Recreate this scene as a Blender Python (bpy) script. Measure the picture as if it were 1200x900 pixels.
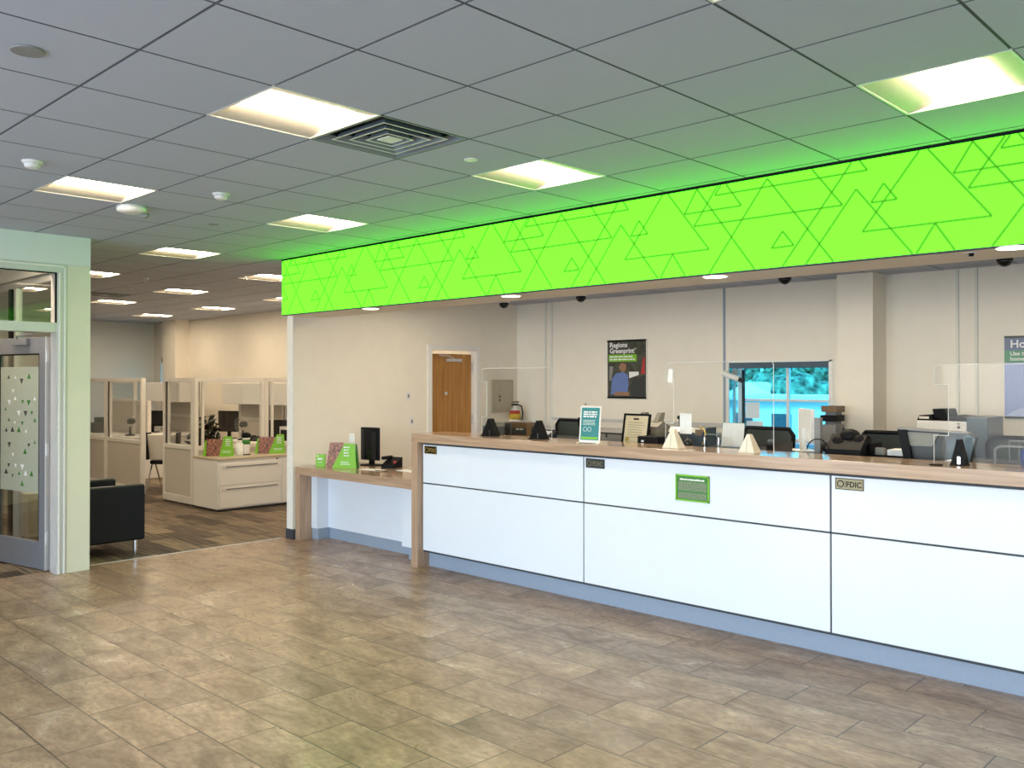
import bpy, bmesh, math, random
from mathutils import Vector, Matrix, Euler
random.seed(7)
PI = math.pi
for o in list(bpy.data.objects):
    bpy.data.objects.remove(o)
SC = bpy.context.scene
COL = SC.collection

# ------------------------------------------------------------------ camera
EYE, CH = 1.725, 3.037
cd = bpy.data.cameras.new('camera')
cam = bpy.data.objects.new('camera', cd)
COL.objects.link(cam)
cam.location = (0, 0, EYE)
cam.rotation_euler = (math.radians(90.455), math.radians(-0.014), math.radians(45.105))
cd.sensor_width = 36.0
cd.lens = 36.0 * 1040.4 / 1200
cd.shift_x = 0.03395
cd.shift_y = -0.00936
cd.clip_start = 0.05
cd.clip_end = 300
SC.camera = cam

# ------------------------------------------------------------------ light and exposure
SC.view_settings.view_transform = 'Standard'
SC.view_settings.look = 'None'
SC.view_settings.gamma = 1.0
SC.view_settings.exposure = 0.2
SC.view_settings.use_curve_mapping = False
w = bpy.data.worlds.new('sky')
SC.world = w
w.use_nodes = True
wn = w.node_tree
wn.nodes.clear()
sky = wn.nodes.new('ShaderNodeTexSky')
sky.sky_type = 'NISHITA'
sky.sun_disc = False
sky.sun_elevation = math.radians(48)
sky.sun_rotation = math.radians(200)
bg = wn.nodes.new('ShaderNodeBackground')
bg.inputs[1].default_value = 0.7
wo = wn.nodes.new('ShaderNodeOutputWorld')
wn.links.new(sky.outputs[0], bg.inputs[0])
wn.links.new(bg.outputs[0], wo.inputs[0])

def area(name, loc, rot, sx, sy, power, col):
    l = bpy.data.lights.new(name, 'AREA')
    l.shape = 'RECTANGLE'
    l.size, l.size_y = sx, sy
    l.energy = power
    l.color = col
    o = bpy.data.objects.new(name, l)
    COL.objects.link(o)
    o.location = loc
    o.rotation_euler = rot
    return o
# daylight coming in through the glazed shopfront behind the viewer (wall at y = -4.4)
for i, xx in enumerate((-6.6, -3.6, -0.6, 2.2)):
    area('daylight', (xx, -4.3, 1.5), (math.radians(90), 0, 0), 2.6, 2.4, 115, (0.57, 0.77, 1.0))
sun = bpy.data.lights.new('sun', 'SUN')
sun.energy = 4
sun.angle = math.radians(1)
so = bpy.data.objects.new('sun', sun)
COL.objects.link(so)
so.rotation_euler = (math.radians(38), 0, math.radians(20))

# ------------------------------------------------------------------ materials
MATS = {}
def mat(name, col, rough=0.5, metal=0.0, noise=0.04, scale=30.0, bump=0.0, emit=None, estr=0.0, coat=0.0, spec=0.5):
    if name in MATS:
        return MATS[name]
    m = bpy.data.materials.new(name)
    m.use_nodes = True
    nt = m.node_tree
    b = nt.nodes['Principled BSDF']
    b.inputs['Roughness'].default_value = rough
    b.inputs['Metallic'].default_value = metal
    b.inputs['Coat Weight'].default_value = coat
    b.inputs['Specular IOR Level'].default_value = spec
    tc = nt.nodes.new('ShaderNodeTexCoord')
    n = nt.nodes.new('ShaderNodeTexNoise')
    n.inputs['Scale'].default_value = scale
    n.inputs['Detail'].default_value = 3
    nt.links.new(tc.outputs['Object'], n.inputs['Vector'])
    r = nt.nodes.new('ShaderNodeValToRGB')
    r.color_ramp.elements[0].position = 0.3
    r.color_ramp.elements[1].position = 0.7
    r.color_ramp.elements[0].color = tuple(max(0, c * (1 - noise)) for c in col) + (1,)
    r.color_ramp.elements[1].color = tuple(min(1, c * (1 + noise)) for c in col) + (1,)
    nt.links.new(n.outputs['Fac'], r.inputs['Fac'])
    nt.links.new(r.outputs[0], b.inputs['Base Color'])
    if bump:
        bp = nt.nodes.new('ShaderNodeBump')
        bp.inputs['Strength'].default_value = bump
        bp.inputs['Distance'].default_value = 0.004
        nt.links.new(n.outputs['Fac'], bp.inputs['Height'])
        nt.links.new(bp.outputs[0], b.inputs['Normal'])
    if emit:
        b.inputs['Emission Color'].default_value = tuple(emit) + (1,)
        b.inputs['Emission Strength'].default_value = estr
    MATS[name] = m
    return m

def glass(name, col=(1, 1, 1), refl=0.6, base=0.03):
    m = bpy.data.materials.new(name)
    m.use_nodes = True
    nt = m.node_tree
    nt.nodes.clear()
    out = nt.nodes.new('ShaderNodeOutputMaterial')
    tr = nt.nodes.new('ShaderNodeBsdfTransparent')
    tr.inputs[0].default_value = tuple(col) + (1,)
    gl = nt.nodes.new('ShaderNodeBsdfGlossy')
    gl.inputs['Roughness'].default_value = 0.02
    mix = nt.nodes.new('ShaderNodeMixShader')
    fr = nt.nodes.new('ShaderNodeFresnel')
    fr.inputs['IOR'].default_value = 1.45
    mu = nt.nodes.new('ShaderNodeMath')
    mu.operation = 'MULTIPLY_ADD'
    mu.inputs[1].default_value = refl
    mu.inputs[2].default_value = base
    nt.links.new(fr.outputs[0], mu.inputs[0])
    nt.links.new(mu.outputs[0], mix.inputs[0])
    nt.links.new(tr.outputs[0], mix.inputs[1])
    nt.links.new(gl.outputs[0], mix.inputs[2])
    nt.links.new(mix.outputs[0], out.inputs[0])
    MATS[name] = m
    return m

def nd(nt, t, **kw):
    n = nt.nodes.new(t)
    for k, v in kw.items():
        setattr(n, k, v)
    return n
def mth(nt, op, a, b=None, c=None):
    n = nt.nodes.new('ShaderNodeMath')
    n.operation = op
    for i, v in enumerate((a, b, c)):
        if v is None:
            continue
        if isinstance(v, (int, float)):
            n.inputs[i].default_value = v
        else:
            nt.links.new(v, n.inputs[i])
    return n.outputs[0]
def ramp(nt, fac, stops):
    r = nt.nodes.new('ShaderNodeValToRGB')
    e = r.color_ramp.elements
    while len(e) < len(stops):
        e.new(0.5)
    for k, (p, c) in enumerate(stops):
        e[k].position = p
        e[k].color = tuple(c) + (1,)
    nt.links.new(fac, r.inputs['Fac'])
    return r.outputs[0]
def mixc(nt, fac, a, b, typ='MIX'):
    n = nt.nodes.new('ShaderNodeMix')
    n.data_type = 'RGBA'
    n.blend_type = typ
    if isinstance(fac, (int, float)):
        n.inputs[0].default_value = fac
    else:
        nt.links.new(fac, n.inputs[0])
    for i, v in ((6, a), (7, b)):
        if isinstance(v, tuple):
            n.inputs[i].default_value = v + (1,)
        else:
            nt.links.new(v, n.inputs[i])
    return n.outputs[2]

def tile_floor():
    m = bpy.data.materials.new('stone_tile')
    m.use_nodes = True
    nt = m.node_tree
    b = nt.nodes['Principled BSDF']
    tc = nd(nt, 'ShaderNodeTexCoord')
    sp = nd(nt, 'ShaderNodeSeparateXYZ')
    nt.links.new(tc.outputs['Object'], sp.inputs[0])
    X, Y = sp.outputs[0], sp.outputs[1]
    v = mth(nt, 'DIVIDE', mth(nt, 'SUBTRACT', Y, 1.515), 0.3075)
    row = mth(nt, 'FLOOR', v)
    fv = mth(nt, 'FRACT', v)
    u = mth(nt, 'DIVIDE', mth(nt, 'SUBTRACT', mth(nt, 'ADD', X, 5.491), mth(nt, 'MULTIPLY', row, 0.2033)), 0.61)
    cl = mth(nt, 'FLOOR', u)
    fu = mth(nt, 'FRACT', u)
    # distance to the joints, in metres
    du = mth(nt, 'MULTIPLY', mth(nt, 'MINIMUM', fu, mth(nt, 'SUBTRACT', 1.0, fu)), 0.61)
    dv = mth(nt, 'MULTIPLY', mth(nt, 'MINIMUM', fv, mth(nt, 'SUBTRACT', 1.0, fv)), 0.3075)
    d = mth(nt, 'MINIMUM', du, dv)
    joint = mth(nt, 'LESS_THAN', d, 0.0036)
    cb = nd(nt, 'ShaderNodeCombineXYZ')
    nt.links.new(row, cb.inputs[0])
    nt.links.new(cl, cb.inputs[1])
    wn_ = nd(nt, 'ShaderNodeTexWhiteNoise')
    nt.links.new(cb.outputs[0], wn_.inputs['Vector'])
    # veining: noise stretched along x, shifted per tile
    off = mixc(nt, 1.0, wn_.outputs['Color'], (30.0, 30.0, 30.0), 'MULTIPLY')
    va = nd(nt, 'ShaderNodeVectorMath', operation='ADD')
    nt.links.new(tc.outputs['Object'], va.inputs[0])
    nt.links.new(off, va.inputs[1])
    mp = nd(nt, 'ShaderNodeMapping')
    mp.inputs['Scale'].default_value = (0.9, 1.7, 1)
    mp.inputs['Rotation'].default_value = (0, 0, 0.25)
    nt.links.new(va.outputs[0], mp.inputs[0])
    n1 = nd(nt, 'ShaderNodeTexNoise')
    n1.inputs['Scale'].default_value = 3.2
    n1.inputs['Detail'].default_value = 8
    n1.inputs['Roughness'].default_value = 0.62
    n1.inputs['Distortion'].default_value = 0.7
    nt.links.new(mp.outputs[0], n1.inputs['Vector'])
    n2 = nd(nt, 'ShaderNodeTexNoise')
    n2.inputs['Scale'].default_value = 22
    n2.inputs['Detail'].default_value = 5
    nt.links.new(mp.outputs[0], n2.inputs['Vector'])
    base = ramp(nt, n1.outputs['Fac'], [(0.28, (0.185, 0.120, 0.083)), (0.45, (0.30, 0.205, 0.142)), (0.58, (0.385, 0.270, 0.190)), (0.75, (0.54, 0.42, 0.32))])
    fine = ramp(nt, n2.outputs['Fac'], [(0.35, (0.80, 0.78, 0.76)), (0.65, (1.16, 1.14, 1.12))])
    c = mixc(nt, 1.0, base, fine, 'MULTIPLY')
    tint = ramp(nt, wn_.outputs['Value'], [(0.0, (0.86, 0.84, 0.84)), (0.35, (0.98, 0.94, 0.91)), (0.7, (1.04, 1.01, 0.94)), (1.0, (1.10, 1.10, 1.08))])
    c = mixc(nt, 1.0, c, tint, 'MULTIPLY')
    c = mixc(nt, joint, c, (0.06, 0.042, 0.028))
    nt.links.new(c, b.inputs['Base Color'])
    b.inputs['Roughness'].default_value = 0.3
    rr = ramp(nt, n1.outputs['Fac'], [(0.3, (0.42, 0.42, 0.42)), (0.7, (0.24, 0.24, 0.24))])
    nt.links.new(rr, b.inputs['Roughness'])
    bp = nd(nt, 'ShaderNodeBump')
    bp.inputs['Strength'].default_value = 0.25
    bp.inputs['Distance'].default_value = 0.003
    h = mth(nt, 'SUBTRACT', mth(nt, 'MULTIPLY', n1.outputs['Fac'], 0.8), joint)
    nt.links.new(h, bp.inputs['Height'])
    nt.links.new(bp.outputs[0], b.inputs['Normal'])
    return m

def carpet():
    m = bpy.data.materials.new('striated_carpet')
    m.use_nodes = True
    nt = m.node_tree
    b = nt.nodes['Principled BSDF']
    tc = nd(nt, 'ShaderNodeTexCoord')
    sp = nd(nt, 'ShaderNodeSeparateXYZ')
    nt.links.new(tc.outputs['Object'], sp.inputs[0])
    row = mth(nt, 'FLOOR', mth(nt, 'DIVIDE', sp.outputs[1], 0.25))
    col_ = mth(nt, 'FLOOR', mth(nt, 'ADD', mth(nt, 'DIVIDE', sp.outputs[0], 1.0), mth(nt, 'MULTIPLY', row, 0.37)))
    cb = nd(nt, 'ShaderNodeCombineXYZ')
    nt.links.new(row, cb.inputs[0])
    nt.links.new(col_, cb.inputs[1])
    wn_ = nd(nt, 'ShaderNodeTexWhiteNoise')
    nt.links.new(cb.outputs[0], wn_.inputs['Vector'])
    mp = nd(nt, 'ShaderNodeMapping')
    mp.inputs['Scale'].default_value = (1.2, 22, 1)
    nt.links.new(tc.outputs['Object'], mp.inputs[0])
    n = nd(nt, 'ShaderNodeTexNoise')
    n.inputs['Scale'].default_value = 1.6
    n.inputs['Detail'].default_value = 5
    nt.links.new(mp.outputs[0], n.inputs['Vector'])
    s = mth(nt, 'ADD', n.outputs['Fac'], mth(nt, 'MULTIPLY', mth(nt, 'SUBTRACT', wn_.outputs['Value'], 0.5), 0.35))
    c = ramp(nt, s, [(0.3, (0.045, 0.032, 0.024)), (0.5, (0.115, 0.085, 0.058)), (0.68, (0.25, 0.19, 0.125))])
    nt.links.new(c, b.inputs['Base Color'])
    b.inputs['Roughness'].default_value = 0.95
    return m

def wood(name, dark, light, axis=0, scale=1.0, rough=0.35, coat=0.0):
    m = bpy.data.materials.new(name)
    m.use_nodes = True
    nt = m.node_tree
    b = nt.nodes['Principled BSDF']
    tc = nd(nt, 'ShaderNodeTexCoord')
    mp = nd(nt, 'ShaderNodeMapping')
    s = [26.0, 26.0, 26.0]
    s[axis] = 1.3
    mp.inputs['Scale'].default_value = [k * scale for k in s]
    nt.links.new(tc.outputs['Object'], mp.inputs[0])
    n = nd(nt, 'ShaderNodeTexNoise')
    n.inputs['Scale'].default_value = 1.5
    n.inputs['Detail'].default_value = 6
    n.inputs['Distortion'].default_value = 0.6
    nt.links.new(mp.outputs[0], n.inputs['Vector'])
    c = ramp(nt, n.outputs['Fac'], [(0.3, dark), (0.7, light)])
    nt.links.new(c, b.inputs['Base Color'])
    b.inputs['Roughness'].default_value = rough
    b.inputs['Coat Weight'].default_value = coat
    MATS[name] = m
    return m

M_FLOOR, M_CARPET = tile_floor(), carpet()
M_WOOD = wood('pale_oak_laminate', (0.36, 0.235, 0.155), (0.52, 0.36, 0.25), 0, 1.0, 0.14)
M_WOODV = wood('pale_oak_laminate_upright', (0.36, 0.235, 0.155), (0.52, 0.36, 0.25), 2, 1.0, 0.28)
M_DOOR = wood('oak_door_veneer', (0.36, 0.16, 0.035), (0.52, 0.26, 0.07), 2, 0.7, 0.35)
M_TILE = mat('acoustic_tile', (0.46, 0.49, 0.575), 0.9, noise=0.03, scale=140, bump=0.15)
M_GRIDSHADE = mat('ceiling_grid_shade', (0.13, 0.13, 0.15), 0.6)  # dark tone puts the shadow lines between tiles into their edges and reveals
M_WALL = mat('cream_wall_paint', (0.86, 0.80, 0.69), 0.75, noise=0.015, scale=6)
M_WALLG = mat('grey_wall_paint', (0.74, 0.73, 0.66), 0.7, noise=0.015, scale=6)
M_WALLU = mat('white_bulkhead_paint', (0.72, 0.74, 0.70), 0.8, noise=0.01)
M_WALLP = mat('pier_wall_paint', (0.72, 0.70, 0.56), 0.6, noise=0.015, scale=6)
M_WHITE = mat('gloss_white_laminate', (0.78, 0.83, 0.92), 0.14, noise=0.008, scale=4, coat=0.2)
M_SHEET = mat('white_paper', (0.85, 0.85, 0.83), 0.7)
M_WMETAL = mat('white_enamel', (0.82, 0.80, 0.76), 0.4)
M_KICK = mat('blue_grey_vinyl', (0.30, 0.36, 0.46), 0.4, noise=0.02)
M_GAP = mat('dark_joint', (0.04, 0.045, 0.055), 0.6)
M_BLACK = mat('black_plastic', (0.006, 0.006, 0.007), 0.55, spec=0.15)
M_GLOSSB = mat('black_screen', (0.01, 0.011, 0.013), 0.08)
M_DGREY = mat('dark_grey_plastic', (0.03, 0.033, 0.036), 0.45)
M_MGREY = mat('mid_grey_plastic', (0.25, 0.25, 0.25), 0.45)
M_OLIVE = mat('olive_grey_plastic', (0.21, 0.20, 0.16), 0.4)
M_BROWN = mat('brown_plastic', (0.16, 0.085, 0.03), 0.35)
M_LEATHER = mat('black_leather', (0.005, 0.006, 0.010), 0.42, noise=0.15, scale=90, bump=0.1, spec=0.3)
M_CHROME = mat('chrome', (0.75, 0.75, 0.76), 0.18, 1.0)
M_ALU = mat('brushed_aluminium', (0.62, 0.61, 0.60), 0.35, 0.25, noise=0.03, scale=60)
M_ALUD = mat('grey_door_paint', (0.22, 0.23, 0.26), 0.42, 0.2)
M_FRAME = mat('putty_frame', (0.80, 0.76, 0.69), 0.45)
M_FABRIC = mat('woven_beige_fabric', (0.58, 0.53, 0.46), 0.95, noise=0.12, scale=220, bump=0.2)
M_CAB = mat('white_cabinet_steel', (0.86, 0.83, 0.78), 0.4, noise=0.01)
M_GREEN = mat('leaflet_green', (0.20, 0.52, 0.01), 0.45)
M_DGREEN = mat('deep_green', (0.03, 0.20, 0.02), 0.45)
M_TEAL = mat('teal_print', (0.01, 0.21, 0.22), 0.4)
M_CREAM = mat('cream_paper', (0.72, 0.62, 0.42), 0.7)
M_TAN = mat('pale_wood_block', (0.86, 0.76, 0.62), 0.5, noise=0.05)
M_GOLD = mat('gold_foil', (0.55, 0.38, 0.08), 0.35, 0.6)
M_BRONZE = mat('bronze_plate', (0.20, 0.17, 0.10), 0.35, 0.5)
M_BROWND = mat('dark_brown_gasket', (0.06, 0.045, 0.04), 0.5)
M_RED = mat('red_print', (0.45, 0.03, 0.03), 0.5)
M_BLUE = mat('blue_cloth', (0.02, 0.06, 0.25), 0.7)
M_SKIN = mat('printed_skin', (0.32, 0.17, 0.10), 0.5)
M_SHIRT = mat('printed_blue_shirt', (0.12, 0.19, 0.45), 0.5)
M_PSLATE = mat('slate_print', (0.14, 0.17, 0.27), 0.4)
M_PGREEN = mat('sage_green_print', (0.10, 0.30, 0.16), 0.4)
M_PBLUE = mat('periwinkle_print', (0.22, 0.28, 0.55), 0.3)
M_PDARK = mat('dark_photo_print', (0.05, 0.055, 0.04), 0.35, noise=0.6, scale=18)
M_PHOTO = mat('photo_print', (0.30, 0.12, 0.07), 0.4, noise=0.8, scale=40)
M_WRITE = mat('white_lettering', (0.85, 0.85, 0.85), 0.5)
M_DUCT = mat('duct_interior', (0.03, 0.045, 0.06), 0.6)
M_LENS = mat('lamp_lens', (0.9, 0.9, 0.9), 0.4, emit=(1.0, 0.82, 0.58), estr=21.0)
M_LENST = mat('teller_lamp_lens', (0.9, 0.9, 0.9), 0.4, emit=(1.0, 0.84, 0.62), estr=42.0)
M_LENSO = mat('office_lamp_lens', (0.9, 0.9, 0.9), 0.4, emit=(1.0, 0.82, 0.60), estr=44.0)
M_DL = mat('downlight_lens', (0.9, 0.9, 0.9), 0.4, emit=(1.0, 0.88, 0.70), estr=7.0)
M_REFL = mat('lamp_reflector', (0.72, 0.65, 0.54), 0.45)
M_BOX = mat('green_lightbox_fabric', (0.03, 0.3, 0.01), 0.8, emit=(0.084, 1.0, 0.013), estr=2.7, spec=0.2)
M_LINE = mat('green_lightbox_line', (0.03, 0.2, 0.01), 0.8, emit=(0.10, 0.42, 0.02), estr=0.75, spec=0.2)
M_GLASS = glass('clear_glass', (0.985, 0.99, 0.985), 0.4, 0.0)
M_ACRYL = glass('clear_acrylic', (0.985, 0.985, 0.98), 0.22, 0.0)
M_EDGE = mat('acrylic_edge', (0.70, 0.70, 0.66), 0.3)
M_TINT = glass('cyan_tinted_glass', (0.38, 0.88, 1.0), 0.5, 0.0)
M_FROST = mat('frosted_film', (0.42, 0.45, 0.36), 0.6)
M_MESH = mat('black_mesh_fabric', (0.05, 0.06, 0.05), 0.7, noise=0.5, scale=300)
M_LAWN = mat('lawn', (0.30, 0.42, 0.28), 0.95, noise=0.25, scale=0.6)
M_LEAF = mat('tree_leaves', (0.08, 0.17, 0.12), 0.8, noise=1.0, scale=3.0)
M_BARK = mat('tree_bark', (0.10, 0.07, 0.05), 0.9)
M_ASPH = mat('pavement', (0.42, 0.42, 0.42), 0.9)
M_STUCCO = mat('pale_render', (0.80, 0.81, 0.80), 0.8)
M_DWIN = mat('dark_window', (0.06, 0.08, 0.10), 0.15)
M_BLIND = mat('roller_shade_cassette', (0.05, 0.09, 0.13), 0.5)

# ------------------------------------------------------------------ builders
class MB:
    def __init__(s):
        s.bm = bmesh.new()
        s.mi = 0
    def _tag(s, faces):
        for f in faces:
            f.material_index = s.mi
    def box(s, x0, x1, y0, y1, z0, z1, bev=0.0, M=None):
        if x1 < x0: x0, x1 = x1, x0
        if y1 < y0: y0, y1 = y1, y0
        if z1 < z0: z0, z1 = z1, z0
        r = bmesh.ops.create_cube(s.bm, size=1.0)
        vs = r['verts']
        T = Matrix.Translation(((x0 + x1) / 2, (y0 + y1) / 2, (z0 + z1) / 2)) @ Matrix.Diagonal((x1 - x0, y1 - y0, z1 - z0, 1))
        bmesh.ops.transform(s.bm, matrix=T, verts=vs)
        fs = {f for v in vs for f in v.link_faces}
        s._tag(fs)
        if bev > 0:
            es = list({e for v in vs for e in v.link_edges})
            rr = bmesh.ops.bevel(s.bm, geom=es, offset=bev, segments=2, affect='EDGES', profile=0.5)
            s._tag(rr['faces'])
            vs = list({v for f in rr['faces'] for v in f.verts} | {v for v in vs if v.is_valid})
        if M is not None:
            bmesh.ops.transform(s.bm, matrix=M, verts=[v for v in vs if v.is_valid])
        return s
    def face(s, pts):
        vs = [s.bm.verts.new(p) for p in pts]
        f = s.bm.faces.new(vs)
        f.material_index = s.mi
        return s
    def prism(s, pts, axis, a, b, M=None):
        """polygon in the plane across 'axis' pushed from a to b"""
        def mk(p, t):
            if axis == 'x': return Vector((t, p[0], p[1]))
            if axis == 'y': return Vector((p[0], t, p[1]))
            return Vector((p[0], p[1], t))
        A = [mk(p, a) for p in pts]
        B = [mk(p, b) for p in pts]
        if M is not None:
            A = [M @ p for p in A]
            B = [M @ p for p in B]
        va = [s.bm.verts.new(p) for p in A]
        vb = [s.bm.verts.new(p) for p in B]
        fs = [s.bm.faces.new(va), s.bm.faces.new(vb[::-1])]
        n = len(pts)
        for i in range(n):
            fs.append(s.bm.faces.new((va[i], vb[i], vb[(i + 1) % n], va[(i + 1) % n])))
        s._tag(fs)
        bmesh.ops.recalc_face_normals(s.bm, faces=fs)
        return s
    def cyl(s, p0, p1, r, seg=16, r2=None):
        p0, p1 = Vector(p0), Vector(p1)
        d = p1 - p0
        L = d.length
        q = d.to_track_quat('Z', 'Y').to_matrix().to_4x4()
        T = Matrix.Translation((p0 + p1) / 2) @ q
        g = bmesh.ops.create_cone(s.bm, cap_ends=True, segments=seg, radius1=r, radius2=r if r2 is None else r2, depth=L, matrix=T)
        s._tag({f for v in g['verts'] for f in v.link_faces})
        return s
    def tube(s, pts, r, seg=8):
        for a, b in zip(pts[:-1], pts[1:]):
            s.cyl(a, b, r, seg)
        for p in pts[1:-1]:
            s.ball(p, r, 6)
        return s
    def ball(s, c, r, seg=12, sc=(1, 1, 1)):
        T = Matrix.Translation(c) @ Matrix.Diagonal((sc[0], sc[1], sc[2], 1))
        g = bmesh.ops.create_uvsphere(s.bm, u_segments=seg, v_segments=max(4, seg // 2), radius=r, matrix=T)
        fs = {f for v in g['verts'] for f in v.link_faces}
        s._tag(fs)
        for f in fs: f.smooth = True
        return s
    def lathe(s, prof, c=(0, 0, 0), seg=24):
        rings = []
        for r, z in prof:
            rings.append([s.bm.verts.new((c[0] + r * math.cos(2 * PI * k / seg), c[1] + r * math.sin(2 * PI * k / seg), c[2] + z)) for k in range(seg)])
        fs = []
        for a, b in zip(rings[:-1], rings[1:]):
            for k in range(seg):
                f = s.bm.faces.new((a[k], a[(k + 1) % seg], b[(k + 1) % seg], b[k]))
                f.smooth = True
                fs.append(f)
        fs.append(s.bm.faces.new(rings[0][::-1]))
        fs.append(s.bm.faces.new(rings[-1]))
        s._tag(fs)
        bmesh.ops.recalc_face_normals(s.bm, faces=fs)
        return s
    def build(s, name, m, parent=None, loc=(0, 0, 0), rot=None, label=None):
        me = bpy.data.meshes.new(name)
        s.bm.to_mesh(me)
        s.bm.free()
        for k in (m if isinstance(m, (list, tuple)) else [m]):
            me.materials.append(k)
        o = bpy.data.objects.new(name, me)
        COL.objects.link(o)
        if parent: o.parent = parent
        o.location = loc
        if rot: o.rotation_euler = rot
        if label: o['label'] = label
        return o

def tag(o, label, cat, group=None, kind=None):
    o['label'] = label
    o['category'] = cat
    if group: o['group'] = group
    if kind: o['kind'] = kind
    return o
def thing(name, label, cat, loc=(0, 0, 0), rz=0.0, group=None):
    o = bpy.data.objects.new(name, None)
    o.empty_display_size = 0.1
    COL.objects.link(o)
    o.location = loc
    o.rotation_euler = (0, 0, rz)
    return tag(o, label, cat, group)
def struct(name, mb, m, label=None, cat=None, loc=(0, 0, 0)):
    o = mb.build(name, m, None, loc)
    o['kind'] = 'structure'
    if label: o['label'] = label
    if cat: o['category'] = cat
    return o
def B(*a, **k):
    return MB().box(*a, **k)
def copy_tree(o, parent=None):
    c = o.copy()
    COL.objects.link(c)
    c.parent = parent
    for ch in list(o.children):
        copy_tree(ch, c)
    return c
FONTCOUNT = [0]
def lettering(body, size, m, parent, loc, rot, align='LEFT', name='lettering', bold=0.0, extr=0.0006, width=None):
    cu = bpy.data.curves.new('font', 'FONT')
    cu.body = body
    cu.size = size
    cu.align_x = align
    cu.offset = bold
    cu.extrude = extr
    cu.resolution_u = 3
    t = bpy.data.objects.new('font', cu)
    COL.objects.link(t)
    bpy.context.view_layer.update()
    dg = bpy.context.evaluated_depsgraph_get()
    me = bpy.data.meshes.new_from_object(t.evaluated_get(dg))
    bpy.data.objects.remove(t)
    me.materials.clear()
    me.materials.append(m)
    if width:
        xs = [v.co.x for v in me.vertices]
        k = width / (max(xs) - min(xs))
        for v in me.vertices: v.co.x *= k
    o = bpy.data.objects.new(name, me)
    COL.objects.link(o)
    o.parent = parent
    o.location = loc
    o.rotation_euler = rot
    return o
FRONT = (PI / 2, 0, 0)          # lettering that faces -y
EAST = (PI / 2, 0, PI / 2)      # lettering that faces +x

# ================================================================== STRUCTURE
WX = -8.30       # plane of the two side walls
BY = 9.05        # back wall plane
FY = 5.27        # face of the lit fascia
# floors
struct('floor', B(-8.46, 3.4, -4.5, 9.4, -0.12, 0.0), M_FLOOR, 'brown stone tile floor of the banking hall', 'floor')
struct('floor', B(-20.2, -8.462, -4.5, 9.4, -0.12, 0.002), M_CARPET, 'brown striped carpet of the office area', 'carpet')
struct('trim_1', B(-8.468, -8.452, 3.235, 5.40, 0.0, 0.006), M_ALU, 'thin strip between tiles and carpet', 'trim')

# ceiling grid with openings for the lamps
G = 0.6096
GX, GY = -2.8162, 1.5260
def gx(i): return GX - i * G        # towards the far left
def gy(j): return GY + j * G
LAMP_CELLS = {}
lamp_list = []   # (x0,y0) lower corners
for i, j in [(1, 1), (5, 1), (-3, 1), (1, 4), (5, 4), (9, 4), (-3, 4), (13, 4), (11, 7), (15, 7), (19, 7), (15, 10), (19, 10), (23, 10), (11, 10), (17, 4), (23, 7), (9, 1), (11, -3), (15, -3), (1, -4), (-3, -4)]:
    lamp_list.append((i, j))
DIFF = (1, 2)
holes = set(lamp_list) | {DIFF, (17, 6)}
cb_ = MB()
def tile(x0, x1, y0, y1, z):
    g, d, h = 0.0035, 0.003, 0.007
    a = [(x0 + g, y0 + g), (x1 - g, y0 + g), (x1 - g, y1 - g), (x0 + g, y1 - g)]
    b = [(x0 + g + d, y0 + g + d), (x1 - g - d, y0 + g + d), (x1 - g - d, y1 - g - d), (x0 + g + d, y1 - g - d)]
    up = [cb_.bm.verts.new((p[0], p[1], z + h)) for p in a]
    lo = [cb_.bm.verts.new((p[0], p[1], z)) for p in b]
    cb_.bm.faces.new(lo[::-1]).material_index = 0
    for k in range(4):
        cb_.bm.faces.new((lo[k], lo[(k + 1) % 4], up[(k + 1) % 4], up[k])).material_index = 1
for i in range(-10, 29):
    for j in range(-10, 13):
        x0, x1, y0, y1 = gx(i + 1) , gx(i), gy(j), gy(j + 1)
        if (i, j) in holes: continue
        lim = FY - 0.02 if x1 > WX + 0.02 else BY
        if x0 < WX - 0.02 < x1 - 0.02 and y1 > FY:
            x1 = WX - 0.02; lim = BY
        y1 = min(y1, lim)
        if y1 - y0 < 0.03: continue
        tile(x0, x1, y0, y1, CH)
        cb_.mi = 1
        cb_.face([(x0, y0, CH + 0.006), (x0, y1, CH + 0.006), (x1, y1, CH + 0.006), (x1, y0, CH + 0.006)])
        cb_.mi = 0
struct('ceiling', cb_, [M_TILE, M_GRIDSHADE], 'grid of grey acoustic ceiling tiles', 'ceiling')
cb_ = MB()
for i in range(-8, 10):
    for j in range(7, 13):
        x0, x1, y0, y1 = gx(i + 1), gx(i), gy(j), gy(j + 1)
        x0 = max(x0, WX); y0 = max(y0, 5.82); y1 = min(y1, BY)
        if y1 - y0 < 0.03 or x1 - x0 < 0.03 or (j == 8 and i in (6, 3, 0, -3)): continue
        tile(x0, x1, y0, y1, 2.78)
        cb_.mi = 1
        cb_.face([(x0, y0, 2.786), (x0, y1, 2.786), (x1, y1, 2.786), (x1, y0, 2.786)])
        cb_.mi = 0
struct('ceiling', cb_, [M_TILE, M_GRIDSHADE], 'lower tiled ceiling over the teller area', 'ceiling')
# roof slab
struct('ceiling', B(-20.3, 3.5, -4.6, 9.5, 3.30, 3.4), M_WALLU)

# soffit that carries the lit fascia
struct('trim_2', B(WX, 3.3, FY + 0.03, 5.80, 2.44, 3.036), M_WALL, 'plaster soffit over the teller counter', 'soffit')

# left walls
def wall(name, x0, x1, y0, y1, z0, z1, m=M_WALL):
    return struct(name, B(x0, x1, y0, y1, z0, z1), m)
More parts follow.
